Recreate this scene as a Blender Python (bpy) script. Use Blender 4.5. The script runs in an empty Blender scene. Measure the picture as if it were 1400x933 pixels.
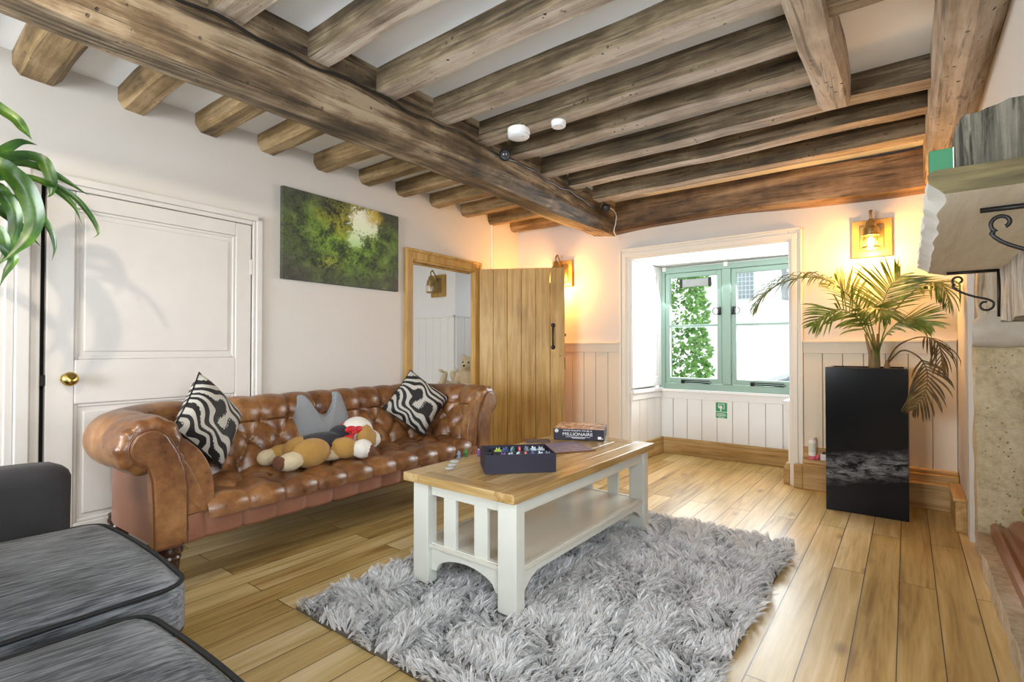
import bpy, bmesh, math, random
import numpy as np
from mathutils import Vector, Matrix, Euler

random.seed(7)
PI = math.pi
SC = bpy.context.scene
COL = SC.collection

# ------------------------------------------------------------------ camera
cam_d = bpy.data.cameras.new('camera')
cam = bpy.data.objects.new('camera', cam_d)
COL.objects.link(cam)
cam.location = (0, 0, 1.12)
cam.rotation_euler = (math.radians(90.75), 0, math.atan(540 / 705.0))
cam_d.sensor_width = 36.0
cam_d.lens = 36.0 * 705.0 / 1400.0
cam_d.clip_start = 0.02
SC.camera = cam

# ------------------------------------------------------------------ world, lights, exposure
SC.view_settings.view_transform = 'Standard'
SC.view_settings.look = 'None'
SC.view_settings.gamma = 1.0
SC.view_settings.use_curve_mapping = False
SC.view_settings.exposure = 0.10
try:
    SC.cycles.use_denoising = True
    SC.cycles.max_bounces = 10
    SC.cycles.diffuse_bounces = 6
    SC.cycles.glossy_bounces = 4
    SC.cycles.transparent_max_bounces = 12
    SC.cycles.sample_clamp_indirect = 6.0
except Exception:
    pass
world = bpy.data.worlds.new('world')
SC.world = world
world.use_nodes = True
_bg = world.node_tree.nodes['Background']
_bg.inputs['Color'].default_value = (0.86, 0.93, 1.0, 1)
_bg.inputs['Strength'].default_value = 3.6


def area(name, loc, aim, sx, sy, power, color, spread=180):
    d = bpy.data.lights.new(name, 'AREA')
    d.shape = 'RECTANGLE'
    d.size, d.size_y = sx, sy
    d.energy = power
    d.color = color
    d.spread = math.radians(spread)
    o = bpy.data.objects.new(name, d)
    COL.objects.link(o)
    o.location = loc
    o.rotation_euler = (Vector(aim) - Vector(loc)).to_track_quat('-Z', 'Y').to_euler()
    return o


# daylight through the casement and the next room's window; the rest are added fill
area('daylight_casement', (-1.45, 5.52, 1.40), (-1.20, 3.0, 0.35), 1.3, 1.2, 72, (0.88, 0.95, 1.0))
area('rear_fill', (-2.0, -2.28, 1.45), (-1.7, 0.6, 2.9), 1.7, 1.4, 205, (0.93, 0.97, 1.0))  # added fill behind the camera, tilted up to brighten the ceiling
area('side_fill', (0.70, 0.15, 1.55), (-0.9, 2.2, 1.7), 1.3, 1.3, 52, (0.85, 0.93, 1.0))  # added fill beside the camera, brightening the right-hand floor
area('next_room_fill', (-4.6, 2.15, 1.5), (-4.6, 4.6, 1.2), 1.2, 1.2, 13, (1.0, 0.98, 0.92))  # added fill for the panelled wall seen through the doorway
area('daylight_next_window', (-3.76, 5.9, 1.5), (-4.3, 5.5, 1.2), 1.2, 1.2, 14, (0.90, 0.96, 1.0))
WARM = (1.0, 0.49, 0.13)


# ------------------------------------------------------------------ mesh helpers
class MB:
    """collects shapes; build() links them as ONE mesh object"""

    def __init__(self):
        self.v, self.f, self.m = [], [], []
        self.mi = 0

    def add(self, verts, faces, M=None):
        b = len(self.v)
        if M is None:
            self.v.extend([tuple(p) for p in verts])
        else:
            self.v.extend([tuple(M @ Vector(p)) for p in verts])
        for f in faces:
            self.f.append(tuple(i + b for i in f))
            self.m.append(self.mi)
        return self

    def box(self, x0, x1, y0, y1, z0, z1, M=None):
        vs = [(x0, y0, z0), (x1, y0, z0), (x1, y1, z0), (x0, y1, z0), (x0, y0, z1), (x1, y0, z1), (x1, y1, z1), (x0, y1, z1)]
        fs = [(0, 3, 2, 1), (4, 5, 6, 7), (0, 1, 5, 4), (1, 2, 6, 5), (2, 3, 7, 6), (3, 0, 4, 7)]
        return self.add(vs, fs, M)

    def prism(self, pts, axis, a, b, M=None):
        """2-D outline extruded along axis (0,1,2) from a to b; pts are the two other coordinates in order"""
        n = len(pts)
        def p3(p, t):
            if axis == 0: return (t, p[0], p[1])
            if axis == 1: return (p[0], t, p[1])
            return (p[0], p[1], t)
        vs = [p3(p, a) for p in pts] + [p3(p, b) for p in pts]
        fs = [tuple(range(n - 1, -1, -1)), tuple(range(n, 2 * n))]
        for i in range(n):
            j = (i + 1) % n
            fs.append((i, j, n + j, n + i))
        return self.add(vs, fs, M)

    def lathe(self, prof, seg=24, M=None, cap=True):
        vs, fs = [], []
        for r, z in prof:
            for k in range(seg):
                a = 2 * PI * k / seg
                vs.append((r * math.cos(a), r * math.sin(a), z))
        for i in range(len(prof) - 1):
            for k in range(seg):
                k2 = (k + 1) % seg
                fs.append((i * seg + k, i * seg + k2, (i + 1) * seg + k2, (i + 1) * seg + k))
        if cap:
            fs.append(tuple(range(seg - 1, -1, -1)))
            o = (len(prof) - 1) * seg
            fs.append(tuple(range(o, o + seg)))
        return self.add(vs, fs, M)

    def tube(self, pts, r, seg=8, closed=False, M=None):
        pts = [Vector(p) for p in pts]
        n = len(pts)
        rr = r if isinstance(r, (list, tuple)) else [r] * n
        vs, fs = [], []
        up = None
        for i, p in enumerate(pts):
            if closed:
                t = pts[(i + 1) % n] - pts[i - 1]
            else:
                t = pts[min(i + 1, n - 1)] - pts[max(i - 1, 0)]
            t = t.normalized() if t.length > 1e-9 else Vector((0, 0, 1))
            if up is None:
                up = Vector((0, 0, 1)) if abs(t.z) < 0.9 else Vector((1, 0, 0))
            s = t.cross(up)
            if s.length < 1e-6:
                s = t.cross(Vector((0.3, 0.8, 0.5)))
            s.normalize()
            up = s.cross(t).normalized()
            for k in range(seg):
                a = 2 * PI * k / seg
                vs.append(tuple(p + (s * math.cos(a) + up * math.sin(a)) * rr[i]))
        m = n if closed else n - 1
        for i in range(m):
            j = (i + 1) % n
            for k in range(seg):
                k2 = (k + 1) % seg
                fs.append((i * seg + k, i * seg + k2, j * seg + k2, j * seg + k))
        if not closed:
            fs.append(tuple(range(seg - 1, -1, -1)))
            fs.append(tuple(range((n - 1) * seg, n * seg)))
        return self.add(vs, fs, M)

    def grid(self, P, M=None, closed_u=False, closed_v=False):
        """P[i][j] array of points"""
        nu, nv = len(P), len(P[0])
        vs = [tuple(P[i][j]) for i in range(nu) for j in range(nv)]
        fs = []
        for i in range(nu if closed_u else nu - 1):
            for j in range(nv if closed_v else nv - 1):
                i2, j2 = (i + 1) % nu, (j + 1) % nv
                fs.append((i * nv + j, i2 * nv + j, i2 * nv + j2, i * nv + j2))
        return self.add(vs, fs, M)

    def ball(self, c, r, seg=16, rings=10, M=None):
        rx, ry, rz = (r, r, r) if not isinstance(r, (tuple, list)) else r
        vs = [(c[0], c[1], c[2] - rz)]
        for i in range(1, rings):
            a = -PI / 2 + PI * i / rings
            for k in range(seg):
                b = 2 * PI * k / seg
                vs.append((c[0] + rx * math.cos(a) * math.cos(b), c[1] + ry * math.cos(a) * math.sin(b), c[2] + rz * math.sin(a)))
        vs.append((c[0], c[1], c[2] + rz))
        fs = []
        for k in range(seg):
            fs.append((0, 1 + (k + 1) % seg, 1 + k))
        for i in range(rings - 2):
            for k in range(seg):
                a, b = 1 + i * seg + k, 1 + i * seg + (k + 1) % seg
                fs.append((a, b, b + seg, a + seg))
        o, t = 1 + (rings - 2) * seg, len(vs) - 1
        for k in range(seg):
            fs.append((o + k, o + (k + 1) % seg, t))
        return self.add(vs, fs, M)

    def build(self, name, mats, parent=None, smooth=False, bevel=0.0, seg=2, loc=None, subsurf=0, angle=40):
        me = bpy.data.meshes.new(name)
        me.from_pydata(self.v, [], self.f)
        if not isinstance(mats, (list, tuple)):
            mats = [mats]
        for m in mats:
            me.materials.append(m)
        if any(self.m):
            me.polygons.foreach_set('material_index', self.m)
        bm = bmesh.new()
        bm.from_mesh(me)
        bmesh.ops.recalc_face_normals(bm, faces=bm.faces)
        bm.to_mesh(me)
        bm.free()
        if smooth:
            me.polygons.foreach_set('use_smooth', [True] * len(me.polygons))
            if smooth == 'auto':
                me.set_sharp_from_angle(angle=math.radians(angle))
        me.update()
        o = bpy.data.objects.new(name, me)
        COL.objects.link(o)
        if parent is not None:
            o.parent = parent
        if loc is not None:
            o.location = loc
        if bevel > 0:
            b = o.modifiers.new('bevel', 'BEVEL')
            b.width, b.segments, b.limit_method = bevel, seg, 'ANGLE'
            b.angle_limit = math.radians(50)
        if subsurf:
            s = o.modifiers.new('subsurf', 'SUBSURF')
            s.levels = s.render_levels = subsurf
        return o


def tag(o, label, cat, group=None):
    o['label'] = label
    o['category'] = cat
    if group:
        o['group'] = group
    return o


def thing(name, label, cat, loc=(0, 0, 0), rot=(0, 0, 0), group=None):
    o = bpy.data.objects.new(name, None)
    COL.objects.link(o)
    o.empty_display_size = 0.1
    o.location = loc
    o.rotation_euler = rot if isinstance(rot, (tuple, list)) else (0, 0, rot)
    return tag(o, label, cat, group)


def struct(o, label=None):
    o['kind'] = 'structure'
    if label:
        o['label'] = label
    return o


def copy_thing(root, loc=None, rot=None, label=None):
    r = root.copy()
    COL.objects.link(r)
    if loc is not None: r.location = loc
    if rot is not None: r.rotation_euler = rot if isinstance(rot, (tuple, list)) else (0, 0, rot)
    if label: r['label'] = label
    for ch in list(root.children):
        c = ch.copy(); COL.objects.link(c); c.parent = r
        for g in list(ch.children):
            d = g.copy(); COL.objects.link(d); d.parent = c
    return r


def spline(pts, n):
    """Catmull-Rom through pts, n samples"""
    pts = [Vector(p) for p in pts]
    out = []
    m = len(pts) - 1
    for i in range(n):
        t = i / (n - 1) * m
        k = min(int(t), m - 1)
        u = t - k
        p0, p1, p2, p3 = pts[max(k - 1, 0)], pts[k], pts[k + 1], pts[min(k + 2, m)]
        out.append(0.5 * ((2 * p1) + (p2 - p0) * u + (2 * p0 - 5 * p1 + 4 * p2 - p3) * u * u + (3 * p1 - p0 - 3 * p2 + p3) * u ** 3))
    return out


# ------------------------------------------------------------------ materials
class NT:
    def __init__(self, name):
        self.mat = bpy.data.materials.new(name)
        self.mat.use_nodes = True
        self.t = self.mat.node_tree
        self.t.nodes.clear()
        self.out = self.t.nodes.new('ShaderNodeOutputMaterial')

    def n(self, kind, ins=None, **props):
        nd = self.t.nodes.new(kind)
        for k, v in props.items():
            setattr(nd, k, v)
        for k, v in (ins or {}).items():
            s = nd.inputs[k]
            if isinstance(v, bpy.types.NodeSocket):
                self.t.links.new(v, s)
            else:
                s.default_value = v
        return nd

    def coord(self, kind='Object'):
        return self.n('ShaderNodeTexCoord').outputs[kind]

    def mapping(self, vec, scale=(1, 1, 1), rot=(0, 0, 0), loc=(0, 0, 0)):
        return self.n('ShaderNodeMapping', {'Vector': vec, 'Scale': scale, 'Rotation': rot, 'Location': loc}).outputs[0]

    def noise(self, vec, scale, detail=4, rough=0.55, dist=0.0):
        return self.n('ShaderNodeTexNoise', {'Vector': vec, 'Scale': scale, 'Detail': detail, 'Roughness': rough, 'Distortion': dist}).outputs['Fac']

    def ramp(self, fac, stops, interp='LINEAR'):
        r = self.n('ShaderNodeValToRGB', {'Fac': fac})
        cr = r.color_ramp
        cr.interpolation = interp
        while len(cr.elements) < len(stops):
            cr.elements.new(0.5)
        for e, (p, c) in zip(cr.elements, stops):
            e.position = p
            e.color = tuple(c) + (1,) if len(c) == 3 else c
        return r.outputs[0]

    def math(self, op, a, b=0.0, c=0.0, clamp=False):
        nd = self.n('ShaderNodeMath', operation=op, use_clamp=clamp)
        for i, v in enumerate((a, b, c)):
            if isinstance(v, bpy.types.NodeSocket): self.t.links.new(v, nd.inputs[i])
            else: nd.inputs[i].default_value = v
        return nd.outputs[0]

    def vmath(self, op, a, b=(0, 0, 0)):
        nd = self.n('ShaderNodeVectorMath', operation=op)
        for i, v in enumerate((a, b)):
            if isinstance(v, bpy.types.NodeSocket): self.t.links.new(v, nd.inputs[i])
            else: nd.inputs[i].default_value = v
        return nd.outputs[0]

    def mix(self, fac, a, b, blend='MIX'):
        nd = self.n('ShaderNodeMix', data_type='RGBA', blend_type=blend)
        for k, v in ((0, fac), (6, a), (7, b)):
            if isinstance(v, bpy.types.NodeSocket): self.t.links.new(v, nd.inputs[k])
            else: nd.inputs[k].default_value = v if k == 0 else (tuple(v) + (1,) if len(v) == 3 else v)
        return nd.outputs[2]

    def xyz(self, vec):
        s = self.n('ShaderNodeSeparateXYZ', {'Vector': vec})
        return s.outputs[0], s.outputs[1], s.outputs[2]

    def comb(self, x, y, z):
        nd = self.n('ShaderNodeCombineXYZ')
        for i, v in enumerate((x, y, z)):
            if isinstance(v, bpy.types.NodeSocket): self.t.links.new(v, nd.inputs[i])
            else: nd.inputs[i].default_value = v
        return nd.outputs[0]

    def bump(self, h, strength=0.3, dist=0.01, normal=None):
        ins = {'Height': h, 'Strength': strength, 'Distance': dist}
        if normal is not None: ins['Normal'] = normal
        return self.n('ShaderNodeBump', ins).outputs[0]

    def rand(self):
        return self.n('ShaderNodeObjectInfo').outputs['Random']

    def principled(self, **k):
        names = {'color': 'Base Color', 'rough': 'Roughness', 'metal': 'Metallic', 'normal': 'Normal', 'spec': 'Specular IOR Level',
                 'coat': 'Coat Weight', 'coat_rough': 'Coat Roughness', 'sheen': 'Sheen Weight', 'emit': 'Emission Color', 'emit_s': 'Emission Strength',
                 'trans': 'Transmission Weight', 'alpha': 'Alpha', 'sss': 'Subsurface Weight'}
        ins = {}
        for a, v in k.items():
            if a in ('color', 'emit') and not isinstance(v, bpy.types.NodeSocket) and len(v) == 3: v = tuple(v) + (1,)
            ins[names[a]] = v
        p = self.n('ShaderNodeBsdfPrincipled', ins)
        self.t.links.new(p.outputs[0], self.out.inputs[0])
        return self.mat


def m_plain(name, color, rough=0.5, metal=0.0, var=0.0, scale=8, bump=0.0, bscale=60, **k):
    N = NT(name)
    co = N.coord()
    c = color
    if var:
        c = N.mix(N.noise(co, scale, 5), tuple(x * (1 - var) for x in color), tuple(min(1, x * (1 + var)) for x in color))
    ins = dict(color=c, rough=rough, metal=metal, **k)
    if bump:
        ins['normal'] = N.bump(N.noise(co, bscale, 4), bump, 0.004)
    return N.principled(**ins)


def m_wood(name, stops, axis=0, along=0.7, across=14, bump=0.35, rough=0.6, crack=0.0, spec=0.4, detail=7, dist=0.6, knots=0.0, pits=0.0):
    N = NT(name)
    co = N.coord()
    r = N.rand()
    off = N.comb(N.math('MULTIPLY', r, 37.0), N.math('MULTIPLY', r, 19.0), N.math('MULTIPLY', r, 53.0))
    co = N.vmath('ADD', co, off)
    sc = [across] * 3
    sc[axis] = along
    v = N.mapping(co, tuple(sc))
    big = N.noise(v, 1.0, detail, 0.6, dist)
    sc2 = [across * 5] * 3
    sc2[axis] = along * 5
    fine = N.noise(N.mapping(co, tuple(sc2)), 1.0, 4, 0.7, 0.2)
    patch = N.noise(co, 2.3, 3, 0.5)
    f = N.math('ADD', N.math('MULTIPLY', big, 0.62), N.math('ADD', N.math('MULTIPLY', fine, 0.22), N.math('MULTIPLY', patch, 0.26)))
    if crack: f = N.math('ADD', f, N.math('MULTIPLY', N.math('SUBTRACT', N.noise(co, 5.0, 5, 0.6), 0.5), 0.26))
    col = N.ramp(f, stops)
    h = N.math('ADD', N.math('MULTIPLY', big, 0.5), N.math('MULTIPLY', fine, 0.5))
    if crack:
        sc3 = [across * 2.2] * 3
        sc3[axis] = along * 1.6
        ck = N.noise(N.mapping(co, tuple(sc3), loc=(3.1, 1.7, 9.2)), 1.0, 5, 0.65, 1.0)
        cm = N.ramp(ck, [(0.36, (1, 1, 1)), (0.43, (0, 0, 0))])
        cmf = N.math('MULTIPLY', cm, crack)
        col = N.mix(cmf, col, (0.018, 0.012, 0.008))
        h = N.math('SUBTRACT', h, N.math('MULTIPLY', cm, 0.5))
    if pits:
        vo = N.n('ShaderNodeTexVoronoi', {'Vector': N.mapping(co, (1, 1, 1)), 'Scale': 24.0, 'Randomness': 1.0}).outputs['Distance']
        gate = N.ramp(N.noise(co, 5.0, 2), [(0.5, (0, 0, 0)), (0.62, (1, 1, 1))])
        pm = N.math('MULTIPLY', N.ramp(vo, [(0.13, (1, 1, 1)), (0.2, (0, 0, 0))]), gate)
        col = N.mix(N.math('MULTIPLY', pm, pits), col, (0.02, 0.012, 0.008))
        h = N.math('SUBTRACT', h, pm)
    return N.principled(color=col, rough=rough, spec=spec, normal=N.bump(h, bump, 0.012))


def cols(*cs):
    n = len(cs)
    return [(0.385 + 0.25 * i / (n - 1), c) for i, c in enumerate(cs)]


M = {}
M['wall'] = m_plain('wall_paint', (0.60, 0.575, 0.545), 0.75, var=0.03, scale=2, bump=0.12, bscale=14)
M['ceil'] = m_plain('ceiling_paint', (0.87, 0.91, 0.96), 0.8, bump=0.1, bscale=20)
M['trimpaint'] = m_plain('trim_paint', (0.74, 0.70, 0.63), 0.45, var=0.03, scale=5, bump=0.05, bscale=30)
M['whitepaint'] = m_plain('white_gloss_paint', (0.83, 0.83, 0.83), 0.45, var=0.03, scale=4, bump=0.1, bscale=18)
M['doorpaint'] = m_plain('old_door_paint', (0.63, 0.61, 0.59), 0.5, var=0.07, scale=6, bump=0.2, bscale=22)
M['beige'] = m_plain('panelling_paint', (0.68, 0.595, 0.475), 0.55, var=0.04, scale=4, bump=0.06, bscale=30)
OLD = cols((0.045, 0.030, 0.018), (0.13, 0.085, 0.048), (0.25, 0.165, 0.092), (0.40, 0.30, 0.20))
LIGHTOLD = cols((0.12, 0.085, 0.055), (0.28, 0.21, 0.145), (0.41, 0.325, 0.24), (0.54, 0.45, 0.355))
M['beamY'] = m_wood('old_oak_beam', cols((0.016, 0.011, 0.007), (0.060, 0.040, 0.022), (0.145, 0.098, 0.054), (0.33, 0.255, 0.17)), 1, 0.8, 11, 0.55, 0.65, crack=0.8, pits=0.7)
M['joistX'] = m_wood('old_oak_joist', cols((0.022, 0.015, 0.008), (0.058, 0.041, 0.021), (0.108, 0.077, 0.041), (0.205, 0.155, 0.096)), 0, 1.1, 19, 0.5, 0.65, crack=0.7, pits=0.8)
M['joistunder'] = m_wood('lit_joist_underside', cols((0.10, 0.072, 0.05), (0.215, 0.165, 0.12), (0.31, 0.25, 0.19), (0.43, 0.365, 0.30)), 0, 1.2, 18, 0.5, 0.7, crack=0.35, pits=1.0)  # paler than the sides; the side-to-bottom light difference is put into colour
M['shortX'] = m_wood('brown_oak_joist', cols((0.045, 0.027, 0.011), (0.13, 0.082, 0.034), (0.215, 0.14, 0.06), (0.34, 0.24, 0.125)), 0, 0.9, 12, 0.4, 0.6, crack=0.35, pits=0.5)
M['lintel'] = m_wood('dark_oak_lintel', cols((0.035, 0.018, 0.008), (0.11, 0.06, 0.025), (0.21, 0.12, 0.055), (0.36, 0.23, 0.12)), 0, 0.8, 10, 0.5, 0.55, crack=0.6)
M['trimmer'] = m_wood('pale_old_oak', LIGHTOLD, 1, 1.0, 9, 0.6, 0.7, crack=0.55, pits=1.0)
M['oakX'] = m_wood('oak_x', cols((0.25, 0.13, 0.035), (0.37, 0.21, 0.065), (0.46, 0.285, 0.105), (0.55, 0.37, 0.17)), 0, 0.9, 16, 0.12, 0.42, dist=1.2)
M['oakY'] = m_wood('oak_y', cols((0.25, 0.13, 0.035), (0.37, 0.21, 0.065), (0.46, 0.285, 0.105), (0.55, 0.37, 0.17)), 1, 0.9, 16, 0.12, 0.42, dist=1.2)
M['oakZ'] = m_wood('oak_z', cols((0.23, 0.115, 0.020), (0.35, 0.195, 0.040), (0.43, 0.255, 0.064), (0.52, 0.335, 0.11)), 2, 0.8, 13, 0.1, 0.42, dist=1.6)
M['tabletop'] = m_wood('table_oak', cols((0.23, 0.125, 0.035), (0.35, 0.21, 0.07), (0.45, 0.295, 0.12), (0.56, 0.405, 0.20)), 1, 0.8, 13, 0.08, 0.22, dist=1.0)
M['tabletopX'] = m_wood('table_oak_x', cols((0.23, 0.125, 0.035), (0.35, 0.21, 0.07), (0.45, 0.295, 0.12), (0.56, 0.405, 0.20)), 0, 0.8, 13, 0.08, 0.22, dist=1.0)
M['cream'] = m_plain('cream_table_paint', (0.70, 0.71, 0.65), 0.4, var=0.04, scale=5, bump=0.04, bscale=60)
M['black'] = m_plain('black_iron', (0.012, 0.011, 0.011), 0.45, metal=0.3)
M['blackplastic'] = m_plain('black_plastic', (0.008, 0.008, 0.009), 0.35)
M['whiteplastic'] = m_plain('white_plastic', (0.80, 0.80, 0.79), 0.35)
M['brass'] = m_plain('brass', (0.62, 0.45, 0.14), 0.25, metal=1.0, var=0.1)
M['agedbrass'] = m_plain('aged_brass', (0.34, 0.24, 0.10), 0.4, metal=0.9, var=0.25, scale=20)
M['copper'] = m_plain('copper', (0.46, 0.24, 0.15), 0.32, metal=0.85, var=0.15, scale=7)
M['green'] = m_plain('green_window_paint', (0.27, 0.40, 0.33), 0.4, var=0.04)
M['darkleg'] = m_plain('dark_mahogany', (0.035, 0.013, 0.008), 0.25, var=0.3, scale=10)
M['soot_and_shade'] = m_plain('sooty_stone_and_gap_shade', (0.03, 0.027, 0.022), 0.9, var=0.5, scale=6, bump=0.5, bscale=12)  # real soot on the fireback; painted shade behind the old door
M['signgreen'] = m_plain('sign_green', (0.0, 0.28, 0.10), 0.4)
M['signwhite'] = m_plain('sign_white', (0.8, 0.85, 0.8), 0.5)


def m_floor():
    N = NT('oak_floorboards')
    co = N.coord()
    x, y, z = N.xyz(co)
    vec = N.comb(y, N.math('ADD', x, 0.038), 0.0)
    bt = N.n('ShaderNodeTexBrick', {'Vector': vec, 'Color1': (0, 0, 0, 1), 'Color2': (1, 1, 1, 1), 'Mortar': (0.5, 0.5, 0.5, 1), 'Scale': 1.0,
                                    'Mortar Size': 0.0022, 'Mortar Smooth': 0.1, 'Bias': 0.0, 'Brick Width': 1.9, 'Row Height': 0.137},
             offset=0.37, offset_frequency=2)
    pr = N.n('ShaderNodeSeparateColor', {'Color': bt.outputs['Color']}).outputs[0]
    gap = bt.outputs['Fac']
    shift = N.comb(N.math('MULTIPLY', pr, 11.0), N.math('MULTIPLY', pr, 23.0), N.math('MULTIPLY', pr, 7.0))
    co2 = N.vmath('ADD', co, shift)
    g1 = N.noise(N.mapping(co2, (16, 0.9, 1)), 1.0, 6, 0.6, 1.4)
    g2 = N.noise(N.mapping(co2, (90, 4, 1)), 1.0, 3, 0.6)
    pt = N.noise(N.mapping(co2, (4, 1.2, 1)), 1.0, 3, 0.5, 0.5)
    f = N.math('ADD', N.math('MULTIPLY', g1, 0.5), N.math('ADD', N.math('MULTIPLY', g2, 0.15), N.math('ADD', N.math('MULTIPLY', pr, 0.18), N.math('MULTIPLY', pt, 0.22))))
    col = N.ramp(f, [(0.36, (0.26, 0.15, 0.042)), (0.46, (0.45, 0.30, 0.10)), (0.56, (0.58, 0.415, 0.175)), (0.68, (0.72, 0.57, 0.32))])
    kv = N.n('ShaderNodeTexVoronoi', {'Vector': N.mapping(co2, (3.2, 1.3, 1)), 'Scale': 1.0}).outputs['Distance']
    km = N.ramp(kv, [(0.03, (1, 1, 1)), (0.10, (0, 0, 0))])
    col = N.mix(N.math('MULTIPLY', km, 0.6), col, (0.12, 0.055, 0.02))
    col = N.mix(gap, col, (0.06, 0.035, 0.015))
    h = N.math('SUBTRACT', N.math('MULTIPLY', g1, 0.25), gap)
    rg = N.math('ADD', 0.27, N.math('MULTIPLY', g1, 0.16))
    return N.principled(color=col, rough=rg, spec=0.55, normal=N.bump(h, 0.35, 0.004))


M['floor'] = m_floor()


def m_leather():
    N = NT('brown_leather')
    co = N.coord()
    a = N.noise(co, 3.5, 5, 0.6, 0.4)
    b = N.noise(co, 22, 5, 0.65)
    f = N.math('ADD', N.math('MULTIPLY', a, 0.65), N.math('MULTIPLY', b, 0.35))
    col = N.ramp(f, [(0.36, (0.070, 0.025, 0.009)), (0.47, (0.16, 0.064, 0.022)), (0.57, (0.25, 0.112, 0.038)), (0.70, (0.38, 0.20, 0.085))])
    vo = N.n('ShaderNodeTexVoronoi', {'Vector': co, 'Scale': 160.0}).outputs['Distance']
    h = N.math('ADD', N.math('MULTIPLY', vo, 0.25), N.math('MULTIPLY', N.noise(co, 14, 5, 0.65, 1.0), 0.8))
    return N.principled(color=col, rough=N.math('ADD', 0.20, N.math('MULTIPLY', b, 0.22)), spec=0.7, normal=N.bump(h, 0.28, 0.008))


M['leather'] = m_leather()
M['leatherpanel'] = m_plain('reddish_leather', (0.25, 0.11, 0.07), 0.34, var=0.35, scale=7, bump=0.15, bscale=90)
M['leatherdark'] = m_plain('leather_piping', (0.13, 0.05, 0.022), 0.4)


def m_chenille():
    N = NT('grey_chenille')
    co = N.coord()
    s = N.noise(N.mapping(co, (120, 8, 120)), 1.0, 5, 0.7, 0.4)
    s2 = N.noise(N.mapping(co, (300, 30, 300)), 1.0, 2, 0.6)
    big = N.noise(co, 3, 3)
    f = N.math('ADD', N.math('MULTIPLY', s, 0.7), N.math('MULTIPLY', big, 0.3))
    col = N.ramp(f, [(0.37, (0.016, 0.018, 0.021)), (0.46, (0.078, 0.085, 0.094)), (0.55, (0.175, 0.187, 0.204)), (0.66, (0.29, 0.305, 0.325))])
    return N.principled(color=col, rough=0.9, sheen=0.05, normal=N.bump(N.math('ADD', s, s2), 0.35, 0.004))


M['chenille'] = m_chenille()
M['charcoal'] = m_plain('charcoal_velvet', (0.022, 0.022, 0.026), 0.85, var=0.4, scale=9, bump=0.2, bscale=120, sheen=0.06)
M['pipingblack'] = m_plain('black_piping', (0.006, 0.006, 0.007), 0.7)


def m_swirl():
    N = NT('black_and_silver_swirl_cloth')
    co = N.coord()
    x, y, z = N.xyz(co)
    v = N.comb(x, z, 0.0)
    wv = N.n('ShaderNodeTexNoise', {'Vector': v, 'Scale': 4.5, 'Detail': 1.0, 'Roughness': 0.4}).outputs['Fac']
    wv2 = N.n('ShaderNodeTexNoise', {'Vector': N.mapping(v, (1, 1, 1), loc=(4.2, 1.7, 0)), 'Scale': 7.0, 'Detail': 0.5}).outputs['Fac']
    t = N.math('ADD', N.math('MULTIPLY', N.math('ADD', z, N.math('MULTIPLY', x, 0.35)), 105.0), N.math('ADD', N.math('MULTIPLY', wv, 34.0), N.math('MULTIPLY', wv2, 13.0)))
    s = N.math('SINE', t)
    band = N.ramp(N.math('ADD', N.math('MULTIPLY', s, 0.5), 0.5), [(0.50, (0, 0, 0)), (0.56, (1, 1, 1))])
    vor = N.n('ShaderNodeTexVoronoi', {'Vector': v, 'Scale': 58.0, 'Randomness': 0.1}).outputs['Distance']
    dots = N.ramp(vor, [(0.33, (1, 1, 1)), (0.38, (0, 0, 0))])
    core = N.ramp(N.math('ADD', N.math('MULTIPLY', N.math('SINE', N.math('ADD', N.math('MULTIPLY', t, 0.5), 0.9)), 0.5), 0.5), [(0.80, (0, 0, 0)), (0.82, (1, 1, 1))])
    f = N.math('MAXIMUM', band, N.math('MULTIPLY', dots, core))
    weave = N.noise(co, 300, 2)
    col = N.mix(f, (0.010, 0.010, 0.012), N.mix(weave, (0.36, 0.35, 0.32), (0.58, 0.56, 0.52)))
    return N.principled(color=col, rough=0.65, normal=N.bump(N.math('ADD', f, weave), 0.25, 0.003))


M['swirl'] = m_swirl()


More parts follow.
